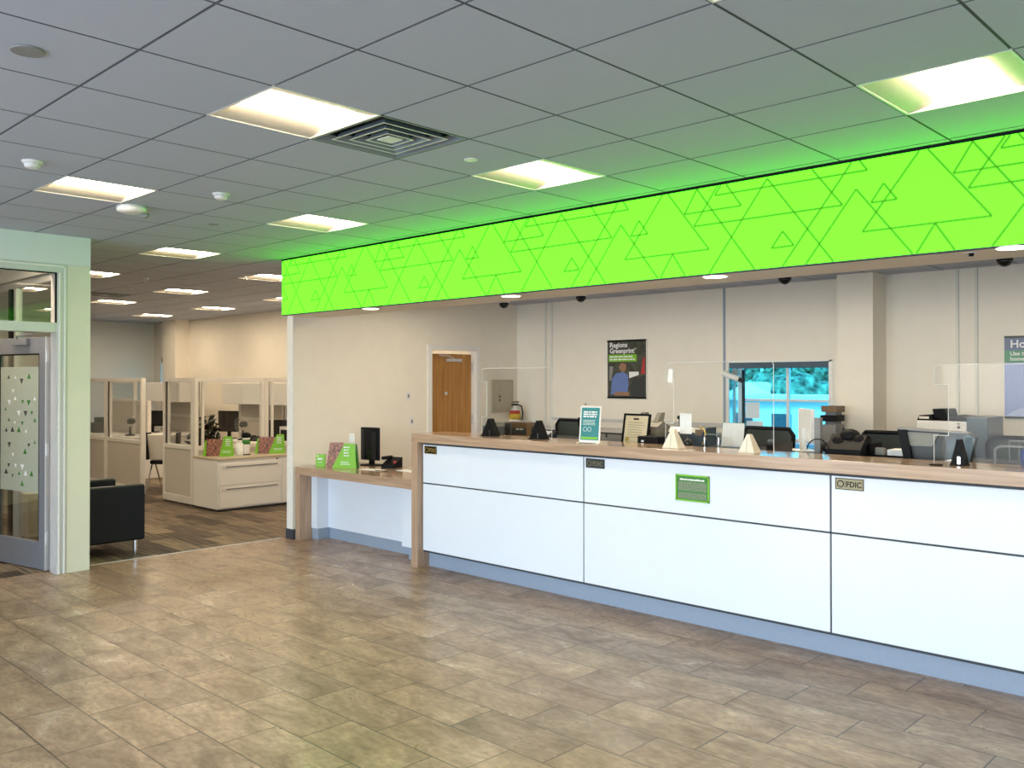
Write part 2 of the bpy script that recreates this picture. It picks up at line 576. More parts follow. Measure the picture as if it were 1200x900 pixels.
# office front (faces +x): door frame hole from y = 1.0 to 3.03
w_ = MB()
w_.box(-8.43, -8.28, 3.032, 3.235, 0, 2.775)
w_.box(-8.43, -8.28, -4.4, 0.9, 0, 2.775)
struct('wall_left', w_, M_WALLP, 'pale green plastered pier beside the glazed office door', 'wall')
struct('trim_3', B(-8.43, -8.28, -4.4, 3.235, 2.776, CH + 0.002), M_WALLU, 'painted bulkhead above the office glazing', 'bulkhead')
wall('wall_left', -12.6, -8.431, 3.10, 3.235, 2.776, CH + 0.002, M_WALLG)
wall('wall_left', -16.0, -12.6, 3.10, 3.235, 0, CH + 0.002, M_WALLG)
# divider wall with the wooden door
w_ = MB()
w_.box(WX - 0.11, WX, 5.43, 7.44, 0, 3.03)
w_.box(WX - 0.11, WX, 8.26, BY, 0, 3.02)
w_.box(WX - 0.11, WX, 7.44, 8.26, 2.14, 3.02)
struct('wall_left', w_, M_WALL, 'cream wall with the wooden door', 'wall')
struct('baseboard_left', B(WX - 0.125, WX + 0.012, 5.418, 5.46, 0, 0.11), M_GAP)
struct('trim_4', B(WX - 0.113, WX + 0.003, 5.422, 5.44, 0.11, 2.44), M_WMETAL, 'thin sheet on the wall end, whitened for the daylight on it', 'trim')  # whiter tone stands in for cool window light on the wall end
# back wall with the drive up window and the far window
w_ = MB()
def bw(x0, x1, z0, z1): w_.box(x0, x1, BY, BY + 0.34, z0, z1)
bw(-20.2, -19.17, 0, 3.2); bw(-19.17, -18.5, 2.27, 3.2); bw(-19.17, -18.5, 0, 1.0); bw(-18.5, -5.75, 0, 3.2); w_.box(-5.75, -5.10, BY, BY + 0.04, 1.0, 1.98); bw(-5.75, -5.10, 0, 1.0); bw(-5.75, -5.10, 1.98, 3.2)
bw(-5.10, -3.91, 1.94, 3.2); bw(-5.10, -3.91, 0, 1.06); bw(-3.91, 3.3, 0, 3.2)
struct('wall_back', w_, M_WALL, 'long cream back wall', 'wall')
wall('wall_back', -3.71, -3.36, 8.72, BY, 0, 2.78).__setitem__('label', 'protruding cream column right of the drive-up window')
wall('wall_back', -18.45, -17.85, 8.75, BY, 0, CH).__setitem__('label', 'protruding column beside the far office window')
wall('wall_far', -20.2, -19.5, -4.4, BY, 0, 3.2, M_WALLU)
# wall panel seams and raceways on the back wall
for n, x in enumerate((-7.775, -7.67, -2.71, -2.55)):
    struct('trim_%d' % (5 + n), B(x - 0.012, x + 0.012, BY - 0.02, BY, 1.15, 2.78), M_WALLG)
struct('trim_9', B(-5.14, -5.115, BY - 0.012, BY, 1.06, 2.78), M_KICK)
struct('trim_10', B(-7.66, -5.13, BY - 0.03, BY, 1.215, 1.255), M_ALU, 'grey horizontal raceway on the back wall', 'raceway')
# walls behind the viewer: right wall and glazed shopfront
wall('wall_right', 3.3, 3.4, -4.4, 9.3, 0, 3.2)
w_ = MB()
w_.box(-20.2, -8.1, -4.6, -4.45, 0, 3.2)
w_.box(-8.1, 3.4, -4.6, -4.45, 2.75, 3.2)
w_.box(-8.1, 3.4, -4.6, -4.45, 0, 0.25)
for x in (-8.1, -5.1, -2.1, 0.8, 3.3): w_.box(x - 0.06, x + 0.06, -4.6, -4.45, 0.25, 2.75)
struct('wall_front', w_, M_WALLU)

# office behind the glazed door
wall('wall_office', -12.6, -12.5, -4.4, 3.10, 0, CH, M_WALLP)
w_ = MB()
w_.box(-8.43, -8.28, 0.9, 2.94, 2.70, 2.774)
w_.box(-8.425, -8.285, 0.9, 2.94, 2.165, 2.25)
w_.box(-8.43, -8.28, 2.94, 3.031, 0, 2.774)
w_.box(-8.42, -8.29, 1.90, 1.98, 0, 2.165)
wf = struct('window_1', w_, M_ALU, 'aluminium framed transom window above the glazed office door', 'window')
for k, y in enumerate((2.955, 3.0)):
    B(-8.279, -8.268, y, y + 0.012, 0, 2.70 + 0.045 * k).build('frame_bead', M_WMETAL, wf)
B(-8.345, -8.335, 0.95, 2.94, 2.25, 2.70).build('pane', M_GLASS, wf)
B(-8.30, -8.278, 2.928, 2.939, 2.251, 2.699).build('gasket', M_BLACK, wf)
B(-8.30, -8.278, 0.95, 2.928, 2.690, 2.699).build('gasket', M_BLACK, wf)
B(-8.279, -8.268, 0.95, 3.0, 2.748, 2.762).build('frame_bead', M_WMETAL, wf)

# glazed door leaf, open into the office
ang = math.atan2(2.787 - 2.947, -9.302 + 8.543)
dl = thing('door_2', 'grey glazed office door standing open with a frosted triangle band', 'door', (-8.47, 2.93, 0.0), ang)
dl['kind'] = 'structure'
H_, W_ = 2.13, 0.92
def leafbox(x0, x1, z0, z1): return B(x0, x1, -0.022, 0.022, z0, z1, bev=0.003)
st = MB()
st.box(0, 0.10, -0.022, 0.022, 0.012, H_, bev=0.003)
st.box(W_ - 0.13, W_, -0.022, 0.022, 0.012, H_, bev=0.003)
st.box(0.10, W_ - 0.13, -0.022, 0.022, 0.012, 0.26, bev=0.003)
st.box(0.10, W_ - 0.13, -0.022, 0.022, 1.98, H_, bev=0.003)
st.build('leaf_frame', M_ALUD, dl)
MB().box(0.10, 0.112, 0.0045, 0.02, 0.26, 1.98).box(W_ - 0.142, W_ - 0.13, 0.0045, 0.02, 0.26, 1.98).box(0.112, W_ - 0.142, 0.0045, 0.02, 1.968, 1.98).build('glazing_gasket', M_BLACK, dl)
B(0.10, W_ - 0.13, -0.004, 0.004, 0.26, 1.98).build('pane', M_GLASS, dl)
B(-0.012, 0.0, -0.024, 0.026, 0.012, H_).build('leaf_edge', M_ALU, dl)
# local +y faces the camera here (leaf is turned by ~190 degrees)
film = MB().box(0.113, W_ - 0.143, 0.0045, 0.0055, 0.70, 1.86)
fo = film.build('frosted_film', M_FROST, dl)
rnd = random.Random(4)
tg = MB(); tw = MB(); tk = MB()
for r in range(11):
    for c in range(6):
        x = 0.19 + c * 0.11 + (0.05 if r % 2 else 0) + rnd.uniform(-.01, .01); z = 0.75 + r * 0.10
        if rnd.random() < 0.35 or x > W_ - 0.19: continue
        s_ = rnd.choice((0.022, 0.03, 0.018)); up = rnd.choice((1, -1))
        k = rnd.random()
        (tg if k < 0.33 else tk if k < 0.6 else tw).prism([(x - s_, z), (x + s_, z), (x, z + up * s_ * 1.7)], 'y', 0.0057, 0.0065)
tg.build('green_triangles', M_DGREEN, fo); tw.build('pale_triangles', M_WRITE, fo); tk.build('dark_triangles', M_DGREY, fo)
hb = MB()
hb.tube([(W_ - 0.07, 0.022, 0.85), (W_ - 0.07, 0.07, 0.87), (W_ - 0.07, 0.07, 1.17), (W_ - 0.07, 0.022, 1.19)], 0.012)
hb.build('door_handle', M_CHROME, dl)
for z in (0.25, 1.05, 1.9):
    MB().box(-0.03, -0.012, 0.0, 0.03, z, z + 0.11).cyl((-0.03, 0.03, z), (-0.03, 0.03, z + 0.11), 0.009).build('hinge', M_ALU, dl)
hb = MB(); hb.box(0.25, 0.5, 0.022, 0.06, 2.06, 2.12, bev=0.004); hb.tube([(0.42, 0.05, 2.12), (0.30, 0.12, 2.14), (0.05, 0.1, 2.15)], 0.007)
hb.build('door_closer', M_ALUD, dl)

# wooden door in the divider wall
fr = MB()
for y0, y1 in ((7.39, 7.455), (8.245, 8.31)): fr.box(WX - 0.13, WX + 0.02, y0, y1, 0, 2.19)
fr.box(WX - 0.13, WX + 0.02, 7.455, 8.245, 2.125, 2.19)
d1 = struct('door_1', fr, M_WMETAL, 'white door frame around the oak staff door', 'door')
lf = B(-0.045, 0, -0.74, 0, 0.01, 2.08, bev=0.003).build('door_leaf', M_DOOR, d1, (WX - 0.06, 8.215, 0), (0, 0, math.radians(-6)), 'oak veneer door leaf')
hb = MB(); hb.box(0, 0.04, -0.42, -0.18, 1.98, 2.02, bev=0.004); hb.tube([(0.03, -0.30, 2.02), (0.09, -0.42, 2.05), (0.03, -0.55, 2.06)], 0.008)
hb.build('door_closer', M_ALU, lf)
MB().cyl((0, -0.42, 1.57), (0.012, -0.42, 1.57), 0.022).cyl((0.012, -0.42, 1.57), (0.02, -0.42, 1.57), 0.012).build('peephole', M_CHROME, lf)
MB().cyl((0, -0.68, 1.0), (0.05, -0.68, 1.0), 0.012).cyl((0.05, -0.69, 1.0), (0.05, -0.57, 1.0), 0.01).build('door_handle', M_CHROME, lf)
for z in (0.35, 1.17, 1.85): MB().box(-0.004, 0.012, 0.0, 0.045, z, z + 0.12).build('hinge', M_ALU, lf)

# drive-up window
wf = struct('window_2', MB().box(-5.10, -3.91, BY + 0.25, BY + 0.30, 1.90, 1.94).box(-5.10, -3.91, BY + 0.25, BY + 0.30, 1.06, 1.10)
            .box(-5.10, -5.05, BY + 0.25, BY + 0.30, 1.1, 1.90).box(-3.95, -3.91, BY + 0.25, BY + 0.30, 1.1, 1.90)
            .box(-4.52, -4.49, BY + 0.25, BY + 0.30, 1.1, 1.90).box(-5.05, -3.95, BY + 0.255, BY + 0.295, 1.505, 1.53), M_WMETAL,
            'drive-up window with view of lawn and trees', 'window')
B(-5.05, -3.95, BY + 0.27, BY + 0.28, 1.1, 1.90).build('pane', M_TINT, wf)
B(-5.105, -5.095, BY + 0.04, BY + 0.24, 1.06, 1.94).build('side_pane', M_TINT, wf)
B(-5.115, -5.09, BY + 0.16, BY + 0.18, 1.06, 1.94).build('side_mullion', M_ALU, wf)
B(-5.10, -3.91, BY + 0.02, BY + 0.12, 1.872, 1.94, bev=0.008).build('blind_cassette', M_BLIND, wf)
B(-5.035, -5.01, BY + 0.22, BY + 0.25, 1.1, 1.86).build('dark_mullion', M_BLACK, wf)
B(-5.12, -3.89, BY - 0.03, BY + 0.25, 1.045, 1.062).build('window_sill', M_WMETAL, wf)
cs = MB()
cs.box(-5.10, -5.075, BY - 0.006, BY + 0.01, 1.06, 1.95); cs.box(-3.935, -3.89, BY - 0.006, BY + 0.01, 1.06, 1.95); cs.box(-5.1, -3.9, BY - 0.006, BY + 0.01, 1.935, 1.955)
cs.build('casing', M_WMETAL, wf)
wf = struct('window_3', MB().box(-19.17, -19.13, BY + 0.2, BY + 0.26, 1, 2.27).box(-18.54, -18.5, BY + 0.2, BY + 0.26, 1, 2.27).box(-19.17, -18.5, BY + 0.2, BY + 0.26, 2.22, 2.27), M_WMETAL, 'narrow bright window in the far corner of the offices', 'window')
B(-19.13, -18.54, BY + 0.22, BY + 0.23, 1.0, 2.22).build('pane', M_TINT, wf)
B(-19.17, -18.5, BY + 0.02, BY + 0.12, 2.15, 2.26).build('blind_cassette', M_BLIND, wf)

# ================================================================== FASCIA
fa = thing('lightbox_fascia', 'long bright green backlit fascia with a pattern of triangle outlines above the teller counter', 'illuminated sign', (WX + 0.02, FY, 2.44))
FX1 = 1.2 - (WX + 0.02)
B(0, FX1, 0.0, 0.03, 0.004, 0.583).build('fabric_face', M_BOX, fa)
B(0, FX1, -0.006, 0.03, 0.583, 0.597).build('top_channel', M_BLACK, fa)
B(0, FX1, -0.003, 0.03, -0.004, 0.004).build('bottom_channel', M_GAP, fa)
PAT = [((-1.7725, 3.03), (-2.09, 2.603)), ((-2.09, 2.603), (-1.409, 2.607)), ((-1.409, 2.607), (-1.7275, 3.03)),
       ((-1.691, 2.603), (-1.79, 2.446)), ((-1.691, 2.603), (-1.592, 2.446)),
       ((-1.968, 2.87), (-1.894, 2.767)), ((-1.894, 2.767), (-2.039, 2.767)), ((-2.039, 2.767), (-1.968, 2.87)),
       ((-2.125, 2.859), (-2.432, 2.446)), ((-2.125, 2.859), (-1.81, 2.446)),
       ((-2.684, 3.013), (-3.098, 2.446)), ((-2.684, 3.013), (-2.262, 2.446)),
       ((-3.213, 2.773), (-2.205, 2.776)), ((-2.205, 2.776), (-2.392, 3.03)), ((-3.213, 2.773), (-3.035, 3.03)),
       ((-2.151, 3.026), (-2.583, 2.446)),
       ((-3.19, 3.028), (-2.772, 2.446)), ((-3.19, 3.028), (-3.287, 2.865)), ((-3.287, 2.865), (-2.863, 2.866)), ((-2.863, 2.866), (-2.973, 3.025)),
       ((-3.056, 2.96), (-2.059, 2.961)), ((-2.059, 2.961), (-2.104, 3.024)), ((-3.056, 2.96), (-3.01, 3.03)),
       ((-2.582, 2.666), (-2.656, 2.567)), ((-2.656, 2.567), (-2.508, 2.569)), ((-2.508, 2.569), (-2.582, 2.666))]
pm = MB()
x_off = -(WX + 0.02)
lo_z, hi_z = 2.446, 3.022
for k in range(-4, 3):
    for (ax, az), (bx, bz) in PAT:
        ax_, bx_ = ax + 1.69 * k + x_off, bx + 1.69 * k + x_off
        z0, z1 = az, min(bz, 9)
        if max(ax_, bx_) < 0.01 or max(ax_, bx_) > FX1: continue
        P0, P1 = Vector((ax_, az - 2.44)), Vector((bx_, bz - 2.44))
        if P0.x > P1.x: P0, P1 = P1, P0
        if P0.x < 0.005: P0 = P0 + (P1 - P0) * ((0.005 - P0.x) / (P1.x - P0.x))
        for P in (P0, P1): P.y = min(P.y, 0.582)
        d = (P1 - P0).normalized(); n = Vector((-d.y, d.x)) * 0.0062
        pm.prism([P0 - n, P1 - n, P1 + n, P0 + n], 'y', -0.0012, -0.0002)
pm.build('triangle_pattern', M_LINE, fa)

# ================================================================== TELLER COUNTER
CX0 = -6.31; CX1 = 1.6
ct = thing('teller_counter', 'long teller counter with glossy white front panels and oak top', 'counter', (0, 0, 0))
MB().box(CX0, CX1, 5.42, 5.86, 1.16, 1.24, bev=0.002).build('countertop', M_WOOD, ct)
MB().box(CX0, CX0 + 0.085, 5.42, 5.86, 0, 1.1595, bev=0.002).build('end_post', M_WOODV, ct)
B(CX0 + 0.09, CX1, 5.498, 5.86, 0.14, 1.16).build('carcass', M_GAP, ct)
B(CX0 + 0.09, CX1, 5.56, 5.80, 0.0, 0.14).build('kickboard', M_KICK, ct)
px = [CX0 + 0.09, -4.324, -2.374, -0.42, CX1]
for a, b in zip(px[:-1], px[1:]):
    for z0, z1 in ((0.16, 0.775), (0.787, 1.138)):
        B(a + 0.006, b - 0.006, 5.48, 5.497, z0, z1, bev=0.0015).build('front_panel', M_WHITE, ct)
B(CX0 + 0.175, CX1, 5.86, 6.66, 1.175, 1.205, bev=0.002).build('work_surface', M_DGREY, ct)
for x in (CX0 + 0.3, -4.2, -2.2, 0.0): B(x, x + 0.03, 5.86, 6.6, 0, 1.175).build('support_panel', M_WMETAL, ct)

# side desk
dk = thing('side_desk', 'lower oak topped desk with white modesty panel left of the teller counter', 'desk', (0, 0, 0))
DX0, DX1 = -8.285, CX0 - 0.003
B(DX0, DX1, 5.45, 6.25, 0.71, 0.795, bev=0.002).build('desktop', M_WOOD, dk)
B(DX0, DX0 + 0.08, 5.45, 6.2, 0, 0.7095, bev=0.002).build('end_panel', M_WOODV, dk)
B(DX0 + 0.085, DX1, 5.75, 5.79, 0.12, 0.71).build('modesty_panel', M_WHITE, dk)
B(DX0 + 0.085, DX0 + 0.19, 5.60, 5.75, 0.12, 0.71).build('left_pilaster', M_WHITE, dk)
B(-6.66, DX1, 5.60, 5.75, 0.12, 0.71).build('right_pilaster', M_WHITE, dk)
MB().box(DX0 + 0.085, DX1, 5.765, 5.80, 0, 0.12).box(DX0 + 0.085, DX0 + 0.2, 5.61, 5.765, 0, 0.12).box(-6.58, DX1, 5.62, 5.765, 0, 0.12).build('kickboard', M_KICK, dk)

# plaques on the counter front
def fdic(x0, x1, label, body, ink):
    t = thing('insurance_plaque', label, 'plaque', (x0, 5.48, 1.057), 0, 'small deposit insurance plaques on the counter front')
    w_p = x1 - x0
    B(0, w_p, -0.006, 0, 0, 0.072, bev=0.001).build('plate', body, t)
    e = MB()
    e.lathe([(0.022, 0), (0.022, 0.0008)], seg=24)
    sl = e.build('seal', ink, t, (0.034, -0.0062, 0.036), FRONT)
    MB().lathe([(0.016, 0), (0.016, 0.0016)], seg=20).build('seal_centre', body, sl)
    B(0.062, 0.064, -0.0068, -0.006, 0.014, 0.06).build('divider', ink, t)
    lettering('FDIC', 0.048, ink, t, (0.068, -0.0066, 0.019), FRONT, bold=0.0008, width=0.092)
    fr_ = MB()
    for a in ((0.002, w_p - 0.002, 0.002, 0.005), (0.002, w_p - 0.002, 0.067, 0.070), (0.002, 0.005, 0.002, 0.07), (w_p - 0.005, w_p - 0.002, 0.002, 0.07)):
        fr_.box(a[0], a[1], -0.0072, -0.006, a[2], a[3])
    fr_.build('border', ink if ink is M_GOLD else M_BLACK, t)
fdic(-6.19, -6.025, 'black plaque with gold FDIC letters beside the oak end post', M_BLACK, M_GOLD)
fdic(-4.298, -4.12, 'dark plaque with FDIC letters on the middle panel left of the green notice', M_DGREY, M_BRONZE)
fdic(-2.343, -2.168, 'bronze plaque with black FDIC letters on the rightmost counter panel', M_BRONZE, M_BLACK)
t = thing('notice_plaque', 'green framed notice with white heading on the counter front', 'notice', (-3.488, 5.48, 0.882))
B(0, 0.268, -0.008, 0, 0, 0.185, bev=0.002).build('plate', M_DGREEN, t)
fr_ = MB()
for a in ((0, 0.268, 0.175, 0.185), (0, 0.268, 0, 0.01), (0, 0.01, 0, 0.185), (0.258, 0.268, 0, 0.185)): fr_.box(a[0], a[1], -0.012, -0.008, a[2], a[3])
fr_.build('border', M_GREEN, t)
mt = mat('faded_green_print', (0.16, 0.22, 0.13), 0.5, noise=0.5, scale=120)
MB().box(0.02, 0.248, -0.0088, -0.008, 0.072, 0.137).box(0.02, 0.248, -0.0088, -0.008, 0.016, 0.062).build('small_print', mt, t)
hd = MB(); x = 0.035; rr = random.Random(3)
while x < 0.22:
    wd = rr.uniform(0.008, 0.018); hd.box(x, x + wd, -0.0094, -0.008, 0.146, 0.146 + rr.uniform(0.009, 0.013)); x += wd + 0.003
hd.build('heading', M_WRITE, t)

def text_lines(n, w_, h, pitch, seed, ragged=0.2, ):
    m = MB(); r = random.Random(seed)
    for k in range(n):
        x = 0
        lim = w_ * (1 - r.uniform(0, ragged))
        while x < lim:
            q = min(r.uniform(0.35, 1.3) * h * 3, lim - x)
            m.box(x, x + q, -0.0006, 0, -k * pitch, -k * pitch + h)
            x += q + h * 0.6
    return m

# ================================================================== LAMPS AND CEILING FITTINGS
def make_troffer():
    t = thing('ceiling_lamp', '', 'ceiling lamp', (0, 0, 0), 0, 'square recessed ceiling lamps')
    s = G / 2
    fr = MB()
    # housing walls, top
    fr.box(-s, -s + 0.004, -s, s, 0, 0.12).box(s - 0.004, s, -s, s, 0, 0.12).box(-s, s, -s, -s + 0.004, 0, 0.12).box(-s, s, s - 0.004, s, 0, 0.12)
    fr.box(-s, s, -s, s, 0.12, 0.125)
    fr.box(-s, -s + 0.012, -s, s, -0.002, 0.002).box(s - 0.012, s, -s, s, -0.002, 0.002).box(-s, s, -s, -s + 0.012, -0.002, 0.002).box(-s, s, s - 0.012, s, -0.002, 0.002)
    fr.build('housing', M_WMETAL, t)
    # curved side reflectors
    for sg in (-1, 1):
        m = MB()
        n = 8
        pts = []
        for k in range(n + 1):
            a = k / n * PI / 2
            pts.append((sg * (s - 0.01 - (s - 0.13) * math.sin(a)), 0.002 + 0.075 * (1 - math.cos(a)) ** 0.8))
        v0 = [m.bm.verts.new((p[0], -s + 0.01, p[1])) for p in pts]
        v1 = [m.bm.verts.new((p[0], s - 0.01, p[1])) for p in pts]
        for k in range(n):
            f = m.bm.faces.new((v0[k], v0[k + 1], v1[k + 1], v1[k])); f.smooth = True
        m.build('reflector', M_REFL, t)
    # end plates with arched cut-out shape
    for sg in (-1, 1):
        y = sg * (s - 0.03)
        m = MB()
        pts = [(-s + 0.012, 0.002)]
        for k in range(9):
            a = PI * k / 8
            pts.append((-0.26 * math.cos(a), 0.012 + 0.075 * math.sin(a)))
        pts += [(s - 0.012, 0.002), (s - 0.012, 0.1), (-s + 0.012, 0.1)]
        m.prism(pts, 'y', y - 0.003, y + 0.003)
        m.build('end_plate', M_REFL, t)
    # lens: shallow trough
    m = MB()
    n = 10
    pts = [(-0.115 * math.cos(PI * k / n), 0.062 - 0.05 * math.sin(PI * k / n)) for k in range(n + 1)]
    v0 = [m.bm.verts.new((p[0], -s + 0.015, p[1])) for p in pts]
    v1 = [m.bm.verts.new((p[0], s - 0.015, p[1])) for p in pts]
    for k in range(n):
        f = m.bm.faces.new((v0[k], v1[k], v1[k + 1], v0[k + 1])); f.smooth = True
    m.build('lens', M_LENS, t)
    return t
proto = make_troffer()
LL = {(1, 1): 'large square ceiling lamp touching the square air vent', (5, 1): 'square ceiling lamp beside the exit-light fitting on the left',
      (-3, 1): 'square ceiling lamp cut off by the top edge of the photo', (1, 4): 'square ceiling lamp in front of the green fascia, above its middle',
      (5, 4): 'square ceiling lamp nearest the left end of the green fascia', (9, 4): 'square ceiling lamp just past the pale green pier, above the armchair',
      (-3, 4): 'greenish ceiling lamp at the upper right next to the fascia', (13, 4): 'small ceiling lamp half hidden by the top of the green pier',
      (11, 7): 'office ceiling lamp partly behind the left end of the fascia, with a sprinkler beside it', (15, 7): 'small office ceiling lamp second row in the middle of the opening',
      (19, 7): 'small office ceiling lamp at the pier, farther than the half hidden one', (15, 10): 'farther small lamp showing a sliver at the end of the fascia',
      (19, 10): 'small lamp above the cream office wall on the right of the opening', (23, 10): 'farthest small ceiling lamp, above the corner window',
      (11, 10): 'unseen office lamp behind the cream wall, added to brighten the cubicles', (17, 4): 'unseen office lamp behind the green pier, added to brighten the cubicles', (23, 7): 'far unseen office lamp behind the green pier, added to brighten the cubicles', (9, 1): 'unseen office lamp added above the armchair side of the glazed room',  # unseen lamps following the lamp spacing, added to brighten the offices
      (11, -3): 'ceiling lamp inside the glazed office, seen through the transom', (15, -3): 'farther ceiling lamp inside the glazed office',
      (1, -4): 'unseen lamp added behind the viewer to light the floor, on the left', (-3, -4): 'unseen lamp added behind the viewer to light the floor, on the right'}  # the pair behind the viewer is added for light on the floor
first = True
for (i, j) in lamp_list:
    o = proto if first else copy_tree(proto)
    first = False
    o.location = (gx(i) - G / 2, gy(j) + G / 2, CH + 0.001)
    o['label'] = LL[(i, j)]
    if i >= 11 or (i, j) == (9, 1):
        for ch in o.children:
            if ch.name.startswith('lens'):
                ch.data = ch.data.copy()
                ch.data.materials[0] = M_LENSO
for k, i in enumerate((6, 3, 0, -3)):
    o = copy_tree(proto)
    o.location = (gx(i) - G / 2, gy(8) + G / 2, 2.781)
    o['label'] = ['teller area ceiling lamp nearest the oak door', 'teller area ceiling lamp above the first glass shield', 'teller area ceiling lamp before the drive-up window', 'teller area ceiling lamp above the printer'][k]
    o['group'] = 'ceiling lamps over the tellers'
    for ch in o.children:
        if ch.name.startswith('lens'):
            ch.data = ch.data.copy()
            ch.data.materials[0] = M_LENST

# square air diffuser
def diffuser(loc, label, s=G / 2):
    t = thing('air_vent', label, 'air vent', loc, 0, 'square ceiling air vents')
    MB().box(-s, s, -s, s, 0.16, 0.17).box(-s, -s + .004, -s, s, 0.0, 0.16).box(s - .004, s, -s, s, 0, 0.16).box(-s, s, -s, -s + .004, 0, 0.16).box(-s, s, s - .004, s, 0, 0.16).build('duct_box', M_DUCT, t)
    for k, (o_, z) in enumerate(((s - 0.005, 0.0), (0.225, -0.002), (0.16, -0.004), (0.095, -0.006))):
        m = MB(); i_ = o_ - (0.02 if k else 0.02); h = 0.035
        # sloped ring: outer low edge, inner raised edge
        lo = [(-o_, -o_), (o_, -o_), (o_, o_), (-o_, o_)]
        hi = [(-i_ * 0.93, -i_ * 0.93), (i_ * 0.93, -i_ * 0.93), (i_ * 0.93, i_ * 0.93), (-i_ * 0.93, i_ * 0.93)]
        A = [m.bm.verts.new((p[0], p[1], z)) for p in lo]
        A2 = [m.bm.verts.new((p[0] * (o_ - .012) / o_, p[1] * (o_ - .012) / o_, z)) for p in lo]
        Bv = [m.bm.verts.new((p[0], p[1], z + h)) for p in hi]
        for q in range(4):
            m.bm.faces.new((A[q], A[(q + 1) % 4], A2[(q + 1) % 4], A2[q]))
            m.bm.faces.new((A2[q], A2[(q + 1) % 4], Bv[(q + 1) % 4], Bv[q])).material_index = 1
        m.build('louvre_ring', [M_MGREY if k == 0 else M_WMETAL, mat('vent_slope_shade', (0.20, 0.23, 0.26), 0.5)], t)  # slopes coloured darker to stand in for shade between the rings
    B(-0.05, 0.05, -0.05, 0.05, -0.006, 0.0).build('centre_plate', M_WMETAL, t)
    MB().lathe([(0.12, 0.05), (0.12, 0.15)], seg=20).build('duct_collar', M_DGREY, t)
    return t
diffuser((gx(1) - G / 2, gy(2) + G / 2, CH), 'square louvred air vent beside the large ceiling lamp')
diffuser((gx(17) - G / 2, gy(6) + G / 2, CH), 'far dark air vent in the office ceiling')

def disc(name, label, cat, loc, prof, m, group=None):
    o = MB().lathe(prof, seg=24).build(name, m, None, loc)
    return tag(o, label, cat, group)
disc('ceiling_speaker', 'flat round grey cover near the upper left corner of the ceiling', 'speaker', (-3.743, 1.214, CH), [(0.062, -0.008), (0.066, 0.0)], M_MGREY)
def detector(loc, label):
    t = thing('smoke_detector', label, 'smoke detector', loc, 0, 'round white ceiling detectors')
    MB().lathe([(0.055, -0.014), (0.062, 0.0)]).build('base', M_WMETAL, t)
    MB().lathe([(0.030, -0.042), (0.044, -0.034), (0.048, -0.014)]).build('sensor_head', M_WMETAL, t)
detector((-5.614, 1.85, CH), 'round white detector left of the square lamp near the left edge')
detector((-5.653, 3.104, CH), 'round white detector in the middle between the two left lamps')
t = thing('emergency_light', 'white oval emergency light with a small lamp head under it, by the left lamp', 'emergency light', (-6.55, 2.86, CH))
MB().lathe([(0.06, -0.05), (0.105, -0.035), (0.11, 0.0)]).build('housing', M_WMETAL, t)
MB().lathe([(0.02, -0.075), (0.036, -0.06), (0.036, -0.04)], c=(0.0, 0.1, 0)).build('lamp_head', M_MGREY, t)
for x, y, lb in ((-6.806, 3.667, 'small recessed sprinkler cap in the ceiling before the office opening'), (-3.737, 3.671, 'small white sprinkler cap beside the lamp in front of the fascia')):
    disc('concealed_sprinkler', lb, 'sprinkler', (x, y, CH), [(0.038, -0.006), (0.042, 0.0)], M_MGREY if x < -5 else M_WMETAL, 'round sprinkler caps')
for (x, y), lb in (((-11.0, 5.0), 'pendent sprinkler near the middle of the office ceiling'), ((-11.9, 5.2), 'farther pendent sprinkler above the middle office lamp'), ((-9.85, 5.75), 'pendent sprinkler above the lamp at the fascia end')):
    t = thing('sprinkler', lb, 'sprinkler', (x, y, CH), 0, 'pendent sprinklers')
    MB().lathe([(0.03, -0.006), (0.035, 0)]).build('flange', M_CHROME, t)
    MB().cyl((0, 0, -0.006), (0, 0, -0.04), 0.006).lathe([(0.02, -0.044), (0.02, -0.04)]).build('deflector', M_CHROME, t)
# soffit downlights and dome cameras
for k, (x, y) in enumerate(((-6.9, 5.40), (-5.05, 5.43), (-3.13, 5.40), (-1.33, 5.35))):
    t = thing('downlight', ['round downlight at the left end of the soffit', 'round downlight above the first teller shield', 'round downlight above the drive-up window side of the soffit', 'round downlight at the right edge of the soffit'][k], 'downlight', (x, y, 2.44), 0, 'soffit downlights')
    MB().lathe([(0.095, -0.004), (0.098, 0.0)]).build('trim_ring', M_WMETAL, t)
    MB().lathe([(0.078, -0.0055), (0.08, -0.004)]).build('lens', M_DL, t)
t = thing('soffit_sprinkler', 'small dark sprinkler in the soffit left of the last downlight', 'sprinkler', (-1.55, 5.41, 2.44))
MB().lathe([(0.035, -0.004), (0.038, 0)]).build('flange', M_WMETAL, t); MB().lathe([(0.012, -0.02), (0.014, -0.004)]).build('deflector', M_BLACK, t)
for k, (x, y) in enumerate(((-7.92, 8.38), (-6.66, 8.39), (-4.03, 8.27), (-2.12, 8.28))):
    t = thing('dome_camera', ['black dome camera nearest the oak door', 'black dome camera above the wall poster side', 'black dome camera above the drive-up window', 'black dome camera at the right edge'][k], 'security camera', (x, y, 2.78), 0, 'ceiling dome cameras')
    MB().lathe([(0.075, -0.035), (0.078, 0.0)]).build('mount_ring', M_WMETAL, t)
    MB().lathe([(0.005, -0.105), (0.035, -0.095), (0.058, -0.07), (0.064, -0.036)]).build('dome', M_GLOSSB, t)

